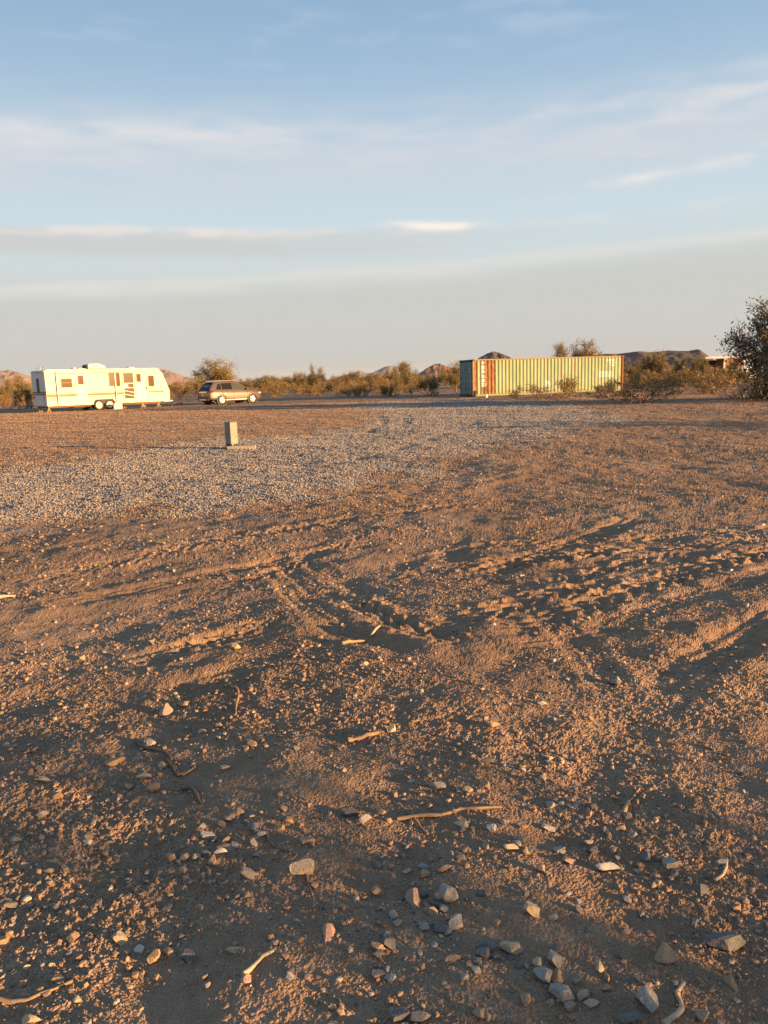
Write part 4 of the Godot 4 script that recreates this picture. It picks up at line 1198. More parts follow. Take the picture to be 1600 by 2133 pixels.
# ------------------------------------------------------------------ trailer
func pane(t: Node3D, x0: float, x1: float, y0: float, y1: float, z: float, frame: Material, glass: Material, called := "window") -> Node3D:
	var s := Shape.new()
	var w := 0.03
	s.box(Vector3((x0 + x1) / 2, y1 - w / 2, z), Vector3(x1 - x0, w, 0.03)); s.box(Vector3((x0 + x1) / 2, y0 + w / 2, z), Vector3(x1 - x0, w, 0.03))
	s.box(Vector3(x0 + w / 2, (y0 + y1) / 2, z), Vector3(w, y1 - y0 - 2 * w, 0.03)); s.box(Vector3(x1 - w / 2, (y0 + y1) / 2, z), Vector3(w, y1 - y0 - 2 * w, 0.03))
	var f := put(called, s.mesh(), frame, t)
	s = Shape.new(); s.box(Vector3((x0 + x1) / 2, (y0 + y1) / 2, z), Vector3(x1 - x0 - 2 * w, y1 - y0 - 2 * w, 0.012)); put("pane", s.mesh(), glass, f)
	return f

func wheel(parent: Node3D, at: Vector3, r: float, wide: float, tyre_m: Material, rim_m: Material, hub_m: Material, spokes: int) -> void:
	var s := Shape.new()
	s.lathe(at, Vector3(0, 0, 1), [[r * 0.6, -wide / 2], [r * 0.9, -wide / 2], [r * 0.985, -wide * 0.36], [r, 0.0], [r * 0.985, wide * 0.36], [r * 0.9, wide / 2], [r * 0.66, wide / 2], [r * 0.62, wide * 0.4]], 32)
	var w := put("wheel", s.mesh(true, 0.6), tyre_m, parent)
	s = Shape.new()
	s.lathe(at, Vector3(0, 0, 1), [[0.0, wide * 0.2], [r * 0.6, wide * 0.2]], 28)
	put("hub_back", s.mesh(), hub_m, w)
	s = Shape.new()
	if spokes:
		s.lathe(at, Vector3(0, 0, 1), [[r * 0.56, wide * 0.2], [r * 0.57, wide * 0.46], [r * 0.65, wide * 0.5], [r * 0.67, wide * 0.44]], 32)
		for k in spokes:
			var a := TAU * k / spokes
			for off in [-0.13, 0.13]:
				var d := Vector3(cos(a + off), sin(a + off), 0)
				s.box(at + d * r * 0.34 + Vector3(0, 0, wide * 0.43), Vector3(r * 0.52, r * 0.12, wide * 0.12), Basis(Vector3(0, 0, 1), a + off), 0.006)
		s.lathe(at, Vector3(0, 0, 1), [[0.0, wide * 0.5], [r * 0.14, wide * 0.5], [r * 0.17, wide * 0.4]], 20)
	else:
		s.lathe(at, Vector3(0, 0, 1), [[0.0, wide * 0.42], [r * 0.16, wide * 0.42], [r * 0.2, wide * 0.26], [r * 0.42, wide * 0.30], [r * 0.52, wide * 0.44], [r * 0.66, wide * 0.5]], 28)
	put("rim", s.mesh(true, 0.5), rim_m, w)
	if spokes == 0:
		for k in 6:
			var a := TAU * k / 6
			s = Shape.new(); s.lathe(at + Vector3(cos(a), sin(a), 0) * r * 0.32 + Vector3(0, 0, wide * 0.285), Vector3(0, 0, 1), [[0.0, 0.02], [r * 0.05, 0.02], [r * 0.05, 0.0]], 6)
			put("lug_nut", s.mesh(), hub_m, w)

func trailer() -> void:
	var L := 8.62
	var W := 2.4
	var B := 0.40
	var T := 2.72
	var t := thing("travel_trailer", "long cream white travel trailer with brown stripe parked on the left", "trailer", Vector3(-21.4, 0.0, -50.3), deg_to_rad(43.0))
	var worn := speckle(256, 0.03, 4, Color(0.86, 0.85, 0.82), Color(1.04, 1.04, 1.04), 221)
	var white := grained(Color(0.72, 0.66, 0.48), 0.5, worn, 1.5)
	var cream := grained(Color(0.70, 0.62, 0.40), 0.5, worn, 1.5)
	var alu := paint(Color(0.62, 0.6, 0.56), 0.45)
	var brown := paint(Color(0.30, 0.13, 0.07), 0.6)
	var orange := paint(Color(0.50, 0.28, 0.12), 0.6)
	var glass := paint(Color(0.11, 0.062, 0.035), 0.12)
	glass.metallic_specular = 0.2
	var dim := paint(Color(0.035, 0.025, 0.02), 0.25)
	dim.metallic_specular = 0.2
	var black := paint(Color(0.02, 0.02, 0.02), 0.7)
	var frame := paint(Color(0.20, 0.14, 0.09), 0.5)
	var dark := paint(Color(0.06, 0.05, 0.045), 0.8)
	# shell: side profile pushed across the width
	var prof := PackedVector2Array([Vector2(0.0, B), Vector2(3.02, B), Vector2(3.02, B + 0.12), Vector2(3.16, B + 0.32), Vector2(4.38, B + 0.32), Vector2(4.52, B + 0.12), Vector2(4.52, B), Vector2(L - 0.1, B), Vector2(L, B + 0.1), Vector2(L, B + 0.74)])
	for k in 5:
		var a := float(k) / 4
		prof.append(Vector2(L - 0.02 - 0.52 * a, B + 0.82 + 1.28 * a).lerp(Vector2(L - 0.14 - 0.55 * a, T - 0.1), a * a * a))
	prof.append_array([Vector2(L - 0.78, T - 0.02), Vector2(L - 0.95, T), Vector2(0.16, T), Vector2(0.05, T - 0.04), Vector2(0.0, T - 0.15)])
	var s := Shape.new()
	s.prism(prof, 0.0, -W)
	put("body", s.mesh(true, 0.8), cream, t)
	# belly panels of aluminium below the stripe, seams every 13 cm
	for k in 4:
		s = Shape.new(); s.box(Vector3(1.33, B + 0.1 + 0.13 * k, 0.005), Vector3(1.25, 0.122, 0.008), Basis.IDENTITY, 0.003); put("siding_strip", s.mesh(), white, t)
	# rear wall: horizontal ribs
	var rear_m := grained(Color(0.72, 0.73, 0.71), 0.5, worn, 1.0)
	for k in 17:
		var y := B + 0.06 + k * 0.131
		s = Shape.new(); s.box(Vector3(-0.012, y + 0.04, -W / 2), Vector3(0.03, 0.092, W - 0.08), Basis.IDENTITY, 0.012)
		put("rear_siding_strip", s.mesh(), brown if k == 5 or k == 6 else rear_m, t)
	s = Shape.new(); s.box(Vector3(-0.03, 1.72, -1.28), Vector3(0.03, 0.98, 0.42), Basis.IDENTITY, 0.01); var rw := put("rear_window", s.mesh(), frame, t)
	s = Shape.new(); s.box(Vector3(-0.047, 1.72, -1.28), Vector3(0.008, 0.88, 0.32)); put("pane", s.mesh(), dim, rw)
	s = Shape.new(); s.box(Vector3(-0.035, 0.68, -0.82), Vector3(0.03, 0.3, 0.62), Basis.IDENTITY, 0.01); put("rear_hatch", s.mesh(), alu, t)
	for z in [-0.22, -W + 0.24]:
		s = Shape.new(); s.box(Vector3(-0.04, 0.97, z), Vector3(0.05, 0.13, 0.2), Basis.IDENTITY, 0.01); put("tail_light", s.mesh(), paint(Color(0.12, 0.012, 0.012), 0.3), t)
	s = Shape.new(); s.box(Vector3(-0.03, T - 0.09, -W / 2), Vector3(0.05, 0.06, W - 0.1), Basis.IDENTITY, 0.01); put("rear_gutter", s.mesh(), alu, t)
	for k in 3:
		s = Shape.new(); s.box(Vector3(-0.045, T - 0.16, -W / 2 + (k - 1) * 0.2), Vector3(0.03, 0.04, 0.08), Basis.IDENTITY, 0.006); put("marker_lamp", s.mesh(), paint(Color(0.2, 0.03, 0.02), 0.3), t)
	# stripes
	for q in [[0.02, 1.94, 1.06, 0.16, 0], [2.68, 5.16, 1.06, 0.16, 0], [7.0, 8.17, 1.08, 0.1, 0], [0.02, 1.94, 1.19, 0.035, 1], [2.68, 5.16, 1.19, 0.035, 1], [7.0, 8.17, 1.17, 0.03, 1], [0.02, 1.94, 0.93, 0.03, 1], [2.68, 5.16, 0.93, 0.03, 1]]:
		s = Shape.new(); s.box(Vector3((q[0] + q[1]) / 2, q[2], 0.004), Vector3(q[1] - q[0], q[3], 0.006)); put("stripe", s.mesh(), brown if q[4] == 0 else orange, t)
	# drip rail along the roof edge and awning tube
	s = Shape.new(); s.box(Vector3(3.9, T - 0.14, 0.02), Vector3(6.5, 0.03, 0.05), Basis.IDENTITY, 0.008); put("drip_rail", s.mesh(), alu, t)
	s = Shape.new(); s.tube([Vector3(0.75, T - 0.2, 0.1), Vector3(6.9, T - 0.2, 0.1)], [0.055, 0.055], 12); put("awning_roll", s.mesh(true), white, t)
	for x in [0.7, 4.62, 6.92]:
		s = Shape.new(); s.box(Vector3(x, 1.53, 0.06), Vector3(0.05, 2.1, 0.045), Basis.IDENTITY, 0.008)
		var arm := put("awning_arm", s.mesh(), alu, t)
		s = Shape.new(); s.box(Vector3(x - 0.04, 1.53, 0.03), Vector3(0.03, 2.1, 0.05)); put("arm_channel", s.mesh(), dark, arm)
	# windows and doors on the lit side
	var w1 := pane(t, 0.98, 1.71, 1.55, 2.15, 0.012, frame, glass)
	s = Shape.new(); s.box(Vector3(1.345, 1.87, 0.024), Vector3(0.7, 0.02, 0.012)); put("mullion", s.mesh(), frame, w1)
	s = Shape.new(); s.box(Vector3(2.32, 1.53, 0.012), Vector3(0.7, 2.12, 0.02), Basis.IDENTITY, 0.008); var d1 := put("rear_door", s.mesh(), white, t)
	pane(d1, 2.08, 2.48, 1.72, 2.32, 0.03, frame, glass)
	s = Shape.new(); s.box(Vector3(2.62, 1.35, 0.035), Vector3(0.05, 0.1, 0.03), Basis.IDENTITY, 0.006); put("handle", s.mesh(), dark, d1)
	pane(t, 4.2, 4.56, 1.55, 2.48, 0.012, frame, dim)
	pane(t, 4.7, 5.0, 1.52, 2.46, 0.012, frame, glass)
	# screen door over a flat dark sheet painted as the shade inside
	s = Shape.new()
	s.box(Vector3(5.58, 1.55, 0.008), Vector3(0.74, 1.75, 0.012)); put("doorway_shade_sheet", s.mesh(), dim, t)
	s = Shape.new()
	for q in [[5.2, 1.52, 0.05, 2.1], [5.96, 1.52, 0.05, 2.1]]: s.box(Vector3(q[0], q[1], 0.028), Vector3(q[2], q[3], 0.03))
	s.box(Vector3(5.58, 2.5, 0.028), Vector3(0.71, 0.12, 0.03)); s.box(Vector3(5.58, 0.58, 0.028), Vector3(0.71, 0.22, 0.03))
	s.box(Vector3(5.58, 1.42, 0.028), Vector3(0.71, 0.045, 0.03)); s.box(Vector3(5.58, 1.72, 0.028), Vector3(0.71, 0.04, 0.03))
	for k in 2: s.box(Vector3(5.58, 0.92 + 0.24 * k, 0.028), Vector3(0.76, 0.04, 0.03), Basis(Vector3(0, 0, 1), -0.2))
	var sd := put("screen_door", s.mesh(), white, t)
	s = Shape.new(); s.box(Vector3(5.38, 1.56, 0.022), Vector3(0.28, 0.24, 0.02)); put("kick_panel", s.mesh(), white, sd)
	s = Shape.new(); s.box(Vector3(6.46, 1.52, 0.03), Vector3(0.86, 2.1, 0.035), Basis.IDENTITY, 0.012); var d2 := put("entry_door", s.mesh(), white, t)
	pane(d2, 6.16, 6.5, 1.78, 2.36, 0.055, frame, glass)
	s = Shape.new(); s.box(Vector3(6.84, 1.35, 0.06), Vector3(0.05, 0.14, 0.03), Basis.IDENTITY, 0.006); put("handle", s.mesh(), dark, d2)
	pane(t, 7.04, 7.5, 1.45, 2.22, 0.012, frame, glass)
	for q in [[0.3, 0.86, 0.16, 0.05], [3.55, 0.82, 0.2, 0.07], [2.85, 0.83, 0.1, 0.06], [0.62, 1.3, 0.2, 0.03]]:
		s = Shape.new(); s.box(Vector3(q[0], q[1], 0.006), Vector3(q[2], q[3], 0.012), Basis.IDENTITY, 0.003); put("hatch_latch", s.mesh(), frame, t)
	# roof: air conditioner, vents, antenna
	s = Shape.new()
	s.prism(PackedVector2Array([Vector2(3.2, T + 0.06), Vector2(3.2, T + 0.3), Vector2(3.3, T + 0.36), Vector2(3.95, T + 0.36), Vector2(4.35, T + 0.2), Vector2(4.4, T + 0.12), Vector2(4.3, T + 0.06)]), -0.75, -1.55)
	var ac := put("air_conditioner", s.mesh(), white, t)
	s = Shape.new(); s.box(Vector3(3.75, T + 0.03, -1.15), Vector3(0.9, 0.07, 0.7)); put("base", s.mesh(), dark, ac)
	s = Shape.new(); s.box(Vector3(3.14, T + 0.18, -1.15), Vector3(0.1, 0.24, 0.72), Basis.IDENTITY, 0.02); put("grille", s.mesh(), dark, ac)
	for k in 4:
		s = Shape.new(); s.box(Vector3(3.5 + 0.13 * k, T + 0.24, -0.747), Vector3(0.09, 0.05, 0.012)); put("louver", s.mesh(), dark, ac)
	for q in [[2.25, 0.12, 0.2], [2.75, 0.06, 0.5], [6.25, 0.1, 0.42], [5.0, 0.05, 0.45]]:
		s = Shape.new(); s.box(Vector3(q[0], T + q[1] / 2, -0.9), Vector3(q[2], q[1], 0.4), Basis.IDENTITY, 0.02); put("roof_vent", s.mesh(), white, t)
	s = Shape.new()
	s.tube([Vector3(0.25, T, -1.4), Vector3(0.25, T + 0.28, -1.3)], [0.015, 0.015], 6); s.tube([Vector3(0.25, T + 0.26, -1.7), Vector3(0.25, T + 0.3, -0.9)], [0.012, 0.012], 6); s.tube([Vector3(0.1, T + 0.1, -1.75), Vector3(0.4, T + 0.22, -1.0)], [0.012, 0.012], 6)
	put("antenna", s.mesh(), alu, t)
	# running gear
	var tyre := grained(Color(0.05, 0.042, 0.036), 0.9, worn, 0.3)
	var rim := paint(Color(0.68, 0.65, 0.58), 0.5)
	s = Shape.new(); s.box(Vector3(3.77, B + 0.16, -0.6), Vector3(1.36, 0.3, 1.05)); put("wheel_well", s.mesh(), dark, t)
	for x in [3.4, 4.15]:
		for z in [-0.13, -W + 0.13]: wheel(t, Vector3(x, 0.335, z), 0.335, 0.2, tyre, rim, dark, 0)
	for z in [-0.35, -W + 0.35]:
		s = Shape.new(); s.box(Vector3(4.1, B - 0.06, z), Vector3(8.0, 0.12, 0.06), Basis.IDENTITY, 0.006); put("chassis_beam", s.mesh(), grained(Color(0.20, 0.11, 0.05), 0.9, worn, 0.5), t)
	s = Shape.new(); s.box(Vector3(2.3, B - 0.1, -1.1), Vector3(0.8, 0.2, 1.0), Basis.IDENTITY, 0.02); put("holding_tank", s.mesh(), dark, t)
	s = Shape.new()
	for z in [-0.5, -W + 0.5]: s.tube([Vector3(L - 0.3, B - 0.02, z), Vector3(L + 0.95, B - 0.02, -W / 2)], [0.045, 0.045], 6)
	put("tongue", s.mesh(), alu, t)
	s = Shape.new(); s.lathe(Vector3(L + 0.3, B + 0.02, -W / 2), Vector3.UP, [[0.0, 0.0], [0.2, 0.0], [0.22, 0.1], [0.22, 0.6], [0.16, 0.7], [0.0, 0.72]], 20); put("gas_bottle_cover", s.mesh(true, 0.6), white, t)
	s = Shape.new(); s.tube([Vector3(L + 0.72, 0.04, -W / 2), Vector3(L + 0.72, B + 0.35, -W / 2)], [0.035, 0.035], 8); s.box(Vector3(L + 0.72, 0.03, -W / 2), Vector3(0.22, 0.06, 0.22), Basis.IDENTITY, 0.01); put("tongue_jack", s.mesh(), dark, t)
	# jack stands and what lies by the wheels
	var rusted := paint(Color(0.42, 0.30, 0.14), 0.7)
	var n := 0
	for q in [[0.15, -0.25, "jack stand under the trailer's rear corner, nearer of the two rear ones"], [0.15, -1.75, "jack stand under the trailer's rear corner, farther of the two rear ones"], [6.7, -0.35, "jack stand below the trailer's entry door"], [7.15, -1.2, "middle jack stand of the three under the trailer's nose"], [7.85, -0.3, "foremost jack stand under the trailer's nose"]]:
		var at: Vector3 = t.transform * Vector3(q[0], 0, q[1])
		var j := thing("jack_stand", "tan metal " + q[2], "jack stand", Vector3(at.x, height(at.x, -at.z), at.z), 0.7, "jack stands under the trailer")
		for k in 4:
			var a := TAU * (k + 0.5) / 4
			s = Shape.new(); s.tube([Vector3(cos(a) * 0.15, -0.01, sin(a) * 0.15), Vector3(cos(a) * 0.03, 0.28, sin(a) * 0.03)], [0.018, 0.014], 5); put("leg", s.mesh(), rusted, j)
		s = Shape.new(); s.tube([Vector3(0, 0.2, 0), Vector3(0, 0.36, 0)], [0.022, 0.022], 8); s.box(Vector3(0, 0.365, 0), Vector3(0.1, 0.02, 0.1)); put("screw_head", s.mesh(), rusted, j)
	var at2: Vector3 = t.transform * Vector3(4.45, 0, 0.5)
	var box := thing("cooler_box", "white plastic box on the ground beside the trailer's wheels", "cooler", Vector3(at2.x, height(at2.x, -at2.z), at2.z), 0.5)
	s = Shape.new(); s.box(Vector3(0, 0.16, 0), Vector3(0.55, 0.32, 0.34), Basis.IDENTITY, 0.03); put("tub", s.mesh(), paint(Color(0.8, 0.79, 0.77), 0.5), box)
	s = Shape.new(); s.box(Vector3(0, 0.36, 0), Vector3(0.58, 0.07, 0.37), Basis.IDENTITY, 0.025); put("lid", s.mesh(), paint(Color(0.8, 0.79, 0.77), 0.5), box)
	at2 = t.transform * Vector3(4.95, 0, 0.45)
	s = Shape.new(); s.box(Vector3(0, 0.07, 0), Vector3(0.2, 0.15, 0.16), Basis.IDENTITY, 0.02); s.box(Vector3(0, 0.155, 0), Vector3(0.21, 0.03, 0.17), Basis.IDENTITY, 0.01)
	var wb := single("wheel_chock", s.mesh(), paint(Color(0.5, 0.22, 0.06), 0.7), "small orange block on the ground right of the white box", "block")
	wb.position = Vector3(at2.x, height(at2.x, -at2.z), at2.z); wb.rotation.y = 0.6
	at2 = t.transform * Vector3(L + 1.2, 0, -1.0)
	s = Shape.new()
	for k in 2: s.box(Vector3(0.06 * k, 0.06 + 0.09 * k, 0), Vector3(0.7 - 0.2 * k, 0.09, 0.2), Basis.IDENTITY, 0.008)
	var tb := single("timber_plank", s.mesh(), paint(Color(0.33, 0.19, 0.1), 0.85), "stacked timber planks on the ground at the trailer's tongue", "timber")
	tb.position = Vector3(at2.x, height(at2.x, -at2.z), at2.z); tb.rotation.y = 0.8

# ------------------------------------------------------------------ car
func car() -> void:
	var t := thing("parked_car", "brown grey sport utility car parked facing right beyond the trailer", "car", Vector3(-11.15, height(-11.15, 58.2), -58.2), deg_to_rad(45.0))
	var body := paint(Color(0.13, 0.10, 0.082), 0.38, 0.4)
	body.clearcoat_enabled = true
	body.clearcoat = 0.5
	body.clearcoat_roughness = 0.08
	var glass := paint(Color(0.018, 0.018, 0.02), 0.06)
	glass.metallic_specular = 0.25
	var clear := paint(Color(0.06, 0.065, 0.06), 0.08)
	clear.metallic_specular = 0.4
	var black := paint(Color(0.015, 0.015, 0.016), 0.55)
	var chrome := paint(Color(0.7, 0.7, 0.7), 0.2, 0.9)
	var silver := paint(Color(0.52, 0.5, 0.48), 0.4, 0.4)
	# lower body: sections along x; [x, sill, belt, width]
	var st := [[-2.34, 0.62, 0.86, 0.62], [-2.31, 0.44, 0.98, 0.74], [-2.2, 0.36, 1.06, 0.82], [-1.9, 0.34, 1.07, 0.875], [-1.33, 0.32, 1.06, 0.90], [-0.6, 0.27, 1.04, 0.90], [0.3, 0.26, 1.02, 0.90], [0.95, 0.26, 1.01, 0.90], [1.34, 0.3, 0.99, 0.90], [1.75, 0.28, 0.93, 0.87], [2.05, 0.26, 0.86, 0.81], [2.25, 0.28, 0.78, 0.70], [2.34, 0.36, 0.68, 0.56], [2.37, 0.46, 0.6, 0.42]]
	var rings := []
	for q in st:
		var y0: float = q[1]
		var y1: float = q[2]
		var w: float = q[3]
		var h := y1 - y0
		var half := [[0.0, y0], [w * 0.9, y0], [w * 0.97, y0 + h * 0.1], [w * 0.985, y0 + h * 0.22], [w, y0 + h * 0.45], [w * 0.995, y0 + h * 0.7], [w * 0.965, y0 + h * 0.78], [w * 0.94, y0 + h * 0.95], [w * 0.88, y1], [0.0, y1 + 0.03]]
		var ring := []
		for p in half: ring.append(Vector3(q[0], p[1], p[0]))
		for k in range(half.size() - 2, 0, -1): ring.append(Vector3(q[0], half[k][1], -half[k][0]))
		rings.append(ring)
	var s := Shape.new()
	for i in rings.size() - 1:
		for k in rings[i].size():
			var k2: int = (k + 1) % rings[i].size()
			s.quad(rings[i][k], rings[i + 1][k], rings[i + 1][k2], rings[i][k2])
	for ring in [rings[0], rings[-1]]:
		for k in range(1, ring.size() - 1): s.tri(ring[0], ring[k], ring[k + 1])
	put("body", s.mesh(true, 0.55), body, t)
	# cabin
	var cab := [[-2.22, 1.04, 1.09, 0.74, 0.70], [-2.0, 1.04, 1.38, 0.79, 0.64], [-1.78, 1.04, 1.58, 0.81, 0.60], [-1.5, 1.03, 1.645, 0.82, 0.58], [-0.7, 1.02, 1.68, 0.82, 0.59], [0.0, 1.0, 1.66, 0.82, 0.59], [0.35, 1.0, 1.59, 0.82, 0.60], [0.8, 0.99, 1.31, 0.81, 0.66], [1.2, 0.98, 1.02, 0.78, 0.74]]
	rings = []
	for q in cab:
		rings.append([Vector3(q[0], q[1], q[3]), Vector3(q[0], lerpf(q[1], q[2], 0.9), lerpf(q[3], q[4], 0.9)), Vector3(q[0], q[2], q[4] - 0.08), Vector3(q[0], q[2] + 0.012, 0), Vector3(q[0], q[2], -q[4] + 0.08), Vector3(q[0], lerpf(q[1], q[2], 0.9), -lerpf(q[3], q[4], 0.9)), Vector3(q[0], q[1], -q[3])])
	s = Shape.new()
	for i in rings.size() - 1:
		for k in 6: s.quad(rings[i][k], rings[i + 1][k], rings[i + 1][k + 1], rings[i][k + 1])
	put("cabin", s.mesh(true, 0.75), body, t)
	# glass, laid just proud of the cabin
	for sd in [1.0, -1.0]:
		for q in [[[[-1.72, 1.1], [-1.28, 1.09], [-1.28, 1.5], [-1.45, 1.49]], glass, "quarter_window"], [[[-1.2, 1.09], [-0.32, 1.07], [-0.32, 1.55], [-1.2, 1.53]], glass, "rear_side_window"], [[[-0.24, 1.07], [0.98, 1.05], [0.72, 1.24], [0.28, 1.48], [0.02, 1.55], [-0.24, 1.56]], clear, "front_side_window"]]:
			s = Shape.new()
			var pts := []
			for p in q[0]: pts.append(Vector3(p[0], p[1], sd * (lerpf(0.825, 0.59, (p[1] - 1.02) / 0.65) + 0.016)))
			for k in range(1, pts.size() - 1): s.tri(pts[0], pts[k], pts[k + 1])
			for k in pts.size():
				var a: Vector3 = pts[k]
				var b: Vector3 = pts[(k + 1) % pts.size()]
				s.quad(a, b, b - Vector3(0, 0, sd * 0.03), a - Vector3(0, 0, sd * 0.03))
			put(q[2], s.mesh(), q[1], t)
		s = Shape.new(); s.tube([Vector3(-1.7, 1.64, sd * 0.54), Vector3(-1.6, 1.71, sd * 0.54), Vector3(0.0, 1.73, sd * 0.55), Vector3(0.15, 1.67, sd * 0.55)], [0.014, 0.016, 0.016, 0.014], 6); put("roof_rail", s.mesh(), silver, t)
		s = Shape.new(); s.box(Vector3(0.88, 1.1, sd * 0.96), Vector3(0.14, 0.14, 0.2), Basis.IDENTITY, 0.04); put("mirror", s.mesh(), body, t)
		s = Shape.new(); s.box(Vector3(-0.15, 0.34, sd * 0.885), Vector3(2.0, 0.07, 0.05), Basis.IDENTITY, 0.02); put("sill_trim", s.mesh(), silver, t)
		s = Shape.new(); s.box(Vector3(-2.08, 0.98, sd * 0.76), Vector3(0.36, 0.17, 0.2), Basis(Vector3.UP, sd * 0.22), 0.04); put("tail_light", s.mesh(), paint(Color(0.30, 0.012, 0.015), 0.15), t)
		s = Shape.new(); s.box(Vector3(2.1, 0.76, sd * 0.62), Vector3(0.34, 0.11, 0.3), Basis(Vector3.UP, sd * 0.45), 0.04); put("headlight", s.mesh(), paint(Color(0.6, 0.6, 0.6), 0.1), t)
		for x in [-0.78, 0.18]:
			s = Shape.new(); s.box(Vector3(x, 0.9, sd * 0.9), Vector3(0.2, 0.035, 0.04), Basis.IDENTITY, 0.01); put("door_handle", s.mesh(), body, t)
		for x in [-1.22, -0.28, 0.93]:
			s = Shape.new(); s.box(Vector3(x, 0.68, sd * 0.898), Vector3(0.012, 0.66, 0.012)); put("door_seam", s.mesh(), black, t)
		for x in [-1.33, 1.34]:
			s = Shape.new(); s.lathe(Vector3(x, 0.36, 0), Vector3(0, 0, sd), [[0.0, 0.7], [0.43, 0.7], [0.43, 0.902], [0.37, 0.906]], 32); put("wheel_arch", s.mesh(), black, t)
	s = Shape.new()
	var rg := [Vector3(-2.21, 1.1, 0.62), Vector3(-2.21, 1.1, -0.62), Vector3(-1.86, 1.52, -0.52), Vector3(-1.86, 1.52, 0.52)]
	for k in 4: rg[k] += Vector3(-0.014, 0.012, 0)
	s.quad(rg[0], rg[1], rg[2], rg[3]); put("rear_window", s.mesh(), glass, t)
	s = Shape.new()
	s.quad(Vector3(0.44, 1.56, 0.52), Vector3(0.44, 1.56, -0.52), Vector3(1.2, 1.06, -0.68), Vector3(1.2, 1.06, 0.68)); put("windshield", s.mesh(), glass, t)
	s = Shape.new(); s.box(Vector3(-1.78, 1.63, 0), Vector3(0.22, 0.03, 1.05), Basis(Vector3(0, 0, 1), 0.12), 0.012); put("spoiler", s.mesh(), body, t)
	s = Shape.new(); s.box(Vector3(-2.33, 0.42, 0), Vector3(0.1, 0.2, 1.3), Basis.IDENTITY, 0.03); put("rear_bumper", s.mesh(), black, t)
	s = Shape.new(); s.box(Vector3(-2.375, 0.40, 0), Vector3(0.04, 0.13, 0.9), Basis.IDENTITY, 0.015); put("skid_plate", s.mesh(), silver, t)
	s = Shape.new(); s.box(Vector3(-2.33, 0.94, 0), Vector3(0.03, 0.055, 0.95), Basis.IDENTITY, 0.01); put("tailgate_trim", s.mesh(), chrome, t)
	s = Shape.new(); s.box(Vector3(-2.355, 0.8, 0), Vector3(0.02, 0.13, 0.32), Basis.IDENTITY, 0.004); put("number_plate", s.mesh(), paint(Color(0.45, 0.44, 0.45), 0.5), t)
	s = Shape.new(); s.box(Vector3(2.35, 0.55, 0), Vector3(0.06, 0.2, 0.85), Basis.IDENTITY, 0.03); put("grille", s.mesh(), black, t)
	s = Shape.new(); s.box(Vector3(0, 0.27, 0), Vector3(4.1, 0.12, 1.4), Basis.IDENTITY, 0.03); put("underbody", s.mesh(), black, t)
	var rim := paint(Color(0.75, 0.74, 0.72), 0.35, 0.4)
	var tyre := paint(Color(0.025, 0.024, 0.023), 0.85)
	for x in [-1.33, 1.34]:
		wheel(t, Vector3(x, 0.35, 0.80), 0.35, 0.23, tyre, rim, black, 5)
	for x in [-1.33, 1.34]:
		var m := Shape.new()
		m.lathe(Vector3(x, 0.35, -0.80), Vector3(0, 0, -1), [[0.0, 0.0], [0.3, -0.11], [0.345, -0.08], [0.35, 0.0], [0.345, 0.08], [0.31, 0.115], [0.22, 0.1], [0.0, 0.08]], 28)
		put("wheel", m.mesh(true, 0.6), tyre, t)

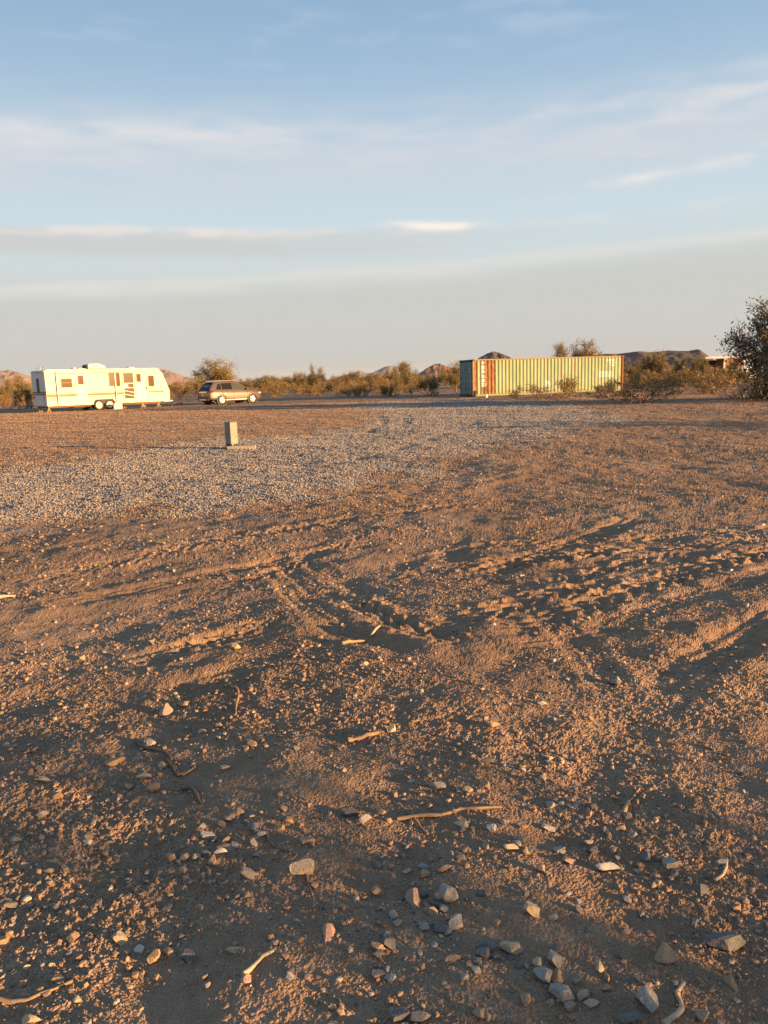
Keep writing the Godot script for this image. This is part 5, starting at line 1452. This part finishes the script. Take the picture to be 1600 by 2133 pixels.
# ------------------------------------------------------------------ pedestal, shed, fence
func small_things() -> void:
	var worn := speckle(256, 0.04, 4, Color(0.8, 0.8, 0.8), Color(1.08, 1.08, 1.08), 231)
	var h0 := height(-3.5, 18.2)
	var t := thing("utility_pedestal", "tan metal utility pedestal box standing on a slab in the gravel", "pedestal", Vector3(-3.53, h0, -18.25), deg_to_rad(-38.0))
	var tan := grained(Color(0.27, 0.26, 0.22), 0.65, worn, 0.5)
	var s := Shape.new(); s.box(Vector3(0, 0.36, 0), Vector3(0.2, 0.5, 0.22), Basis.IDENTITY, 0.008); put("cabinet", s.mesh(), tan, t)
	s = Shape.new(); s.box(Vector3(0, 0.617, 0), Vector3(0.214, 0.016, 0.234), Basis.IDENTITY, 0.005); put("cap", s.mesh(), tan, t)
	s = Shape.new(); s.box(Vector3(-0.13, 0.29, -0.04), Vector3(0.06, 0.5, 0.16), Basis.IDENTITY, 0.006); put("back_cover", s.mesh(), paint(Color(0.03, 0.03, 0.03), 0.6), t)
	s = Shape.new(); s.tube([Vector3(-0.03, -0.05, 0), Vector3(-0.03, 0.12, 0)], [0.035, 0.035], 10); s.tube([Vector3(0.05, -0.05, 0.03), Vector3(0.05, 0.12, 0.03)], [0.025, 0.025], 10); put("conduit", s.mesh(), paint(Color(0.36, 0.26, 0.16), 0.7), t)
	s = Shape.new(); s.box(Vector3(-3.3, height(-3.3, 18.15) + 0.03, -18.2), Vector3(0.66, 0.09, 0.3), Basis(Vector3.UP, 0.12), 0.012)
	single("concrete_slab", s.mesh(), grained(Color(0.33, 0.29, 0.22), 0.9, worn, 0.4), "small low slab on the gravel at the pedestal's foot", "slab")
	# shed far right
	var at := Vector3(40.2, -0.07, -93.0)
	var sh := thing("shed", "open fronted brown shed with pale frame half hidden by trees on the right", "shed", at, deg_to_rad(6.0))
	var wood := grained(Color(0.33, 0.16, 0.09), 0.85, worn, 0.8)
	var pale := paint(Color(0.62, 0.52, 0.42), 0.7)
	var dark := paint(Color(0.05, 0.055, 0.06), 0.8)
	s = Shape.new(); s.box(Vector3(1.15, 1.3, 0), Vector3(2.1, 2.6, 2.0)); put("wall", s.mesh(), wood, sh)
	s = Shape.new(); s.box(Vector3(-1.15, 1.25, -0.6), Vector3(2.2, 2.4, 0.1)); put("back_wall", s.mesh(), dark, sh)
	s = Shape.new(); s.box(Vector3(0.3, 2.75, 0), Vector3(5.6, 0.16, 2.6)); put("roof", s.mesh(), pale, sh)
	for x in [0.05, 2.55]:
		s = Shape.new(); s.box(Vector3(x, 1.33, 1.03), Vector3(0.14, 2.66, 0.06)); put("post", s.mesh(), pale, sh)
	s = Shape.new(); s.box(Vector3(1.3, 0.1, 1.03), Vector3(2.36, 0.14, 0.06)); put("sill", s.mesh(), pale, sh)
	# white trailer box seen under the big tree
	var wt := thing("white_van", "white vehicle mostly hidden behind the big tree on the right", "vehicle", Vector3(38.5, -0.05, -82.0), deg_to_rad(8.0))
	s = Shape.new(); s.box(Vector3(0, 0.95, 0), Vector3(2.6, 1.1, 1.7), Basis.IDENTITY, 0.15); put("body", s.mesh(), paint(Color(0.68, 0.68, 0.7), 0.4), wt)
	s = Shape.new(); s.box(Vector3(0.2, 1.25, 0.853), Vector3(1.4, 0.35, 0.02), Basis.IDENTITY, 0.005); put("window", s.mesh(), paint(Color(0.03, 0.03, 0.03), 0.1), wt)
	for x in [-0.8, 0.8]:
		s = Shape.new(); s.lathe(Vector3(x, 0.3, 0.78), Vector3(0, 0, 1), [[0.0, 0.08], [0.24, 0.08], [0.3, 0.0], [0.24, -0.08]], 20); put("wheel", s.mesh(), paint(Color(0.03, 0.03, 0.03), 0.9), wt)
	# corral fences
	for f in [[25.6, 77.0, 3, 1.3, 1.25, "dark timber corral fence just right of the container"], [29.6, 79.0, 4, 0.75, 1.35, "dark post fence in front of the dark mesa, right one"]]:
		var fn := thing("corral_fence", f[5], "fence", Vector3(f[0], far_ground(f[0], f[1]), -f[1]), 0.1, "corral fences in the gap right of the container")
		var fm := grained(Color(0.10, 0.065, 0.045), 0.9, worn, 0.5)
		for k in f[2]:
			s = Shape.new(); s.tube([Vector3(k * f[3], -0.1, 0), Vector3(k * f[3] + 0.02, f[4] + 0.12 * (k % 2), 0)], [0.07, 0.06], 7); put("post", s.mesh(), fm, fn)
		for y in [0.95]:
			for k in f[2] - 1:
				s = Shape.new(); s.tube([Vector3(k * f[3], y, 0.06), Vector3((k + 1) * f[3], y + 0.03, 0.06)], [0.035, 0.035], 6); put("rail", s.mesh(), fm, fn)

# ------------------------------------------------------------------ scene
const EXPOSURE := 3.1

func _ready() -> void:
	var cam := Camera3D.new()
	cam.name = "camera"
	cam.fov = 67.0
	cam.near = 0.05
	cam.far = 40000.0
	cam.position = Vector3(0, 1.55, 0)
	cam.basis = Basis(Vector3(1, 0, 0), deg_to_rad(-9.84)) * Basis(Vector3(0, 0, 1), deg_to_rad(-1.8))
	add_child(cam)
	var env := Environment.new()
	env.background_mode = Environment.BG_SKY
	env.sky = Sky.new()
	env.sky.sky_material = make_sky()
	env.tonemap_mode = Environment.TONE_MAPPER_LINEAR
	env.tonemap_exposure = EXPOSURE
	env.fog_enabled = true
	env.fog_density = 0.000016
	env.fog_light_color = Color(0.80, 0.84, 0.90)
	env.sdfgi_enabled = true
	env.ssao_enabled = true
	env.ssil_enabled = true
	var we := WorldEnvironment.new()
	we.name = "environment"
	we.environment = env
	add_child(we)
	var sun := DirectionalLight3D.new()
	sun.name = "sun"
	sun.light_energy = 1.6
	sun.light_color = lin(1.0, 0.57, 0.235)
	sun.light_angular_distance = 0.5
	sun.shadow_enabled = true
	var el := deg_to_rad(6.2)
	var to_sun := Vector3(0.90 * cos(el), sin(el), 0.436 * cos(el)).normalized()
	sun.basis = Basis.looking_at(-to_sun, Vector3.UP)
	add_child(sun)
	ground()
	hills()
	container()
	trailer()
	car()
	small_things()
	vegetation()
	stones()
	twigs()
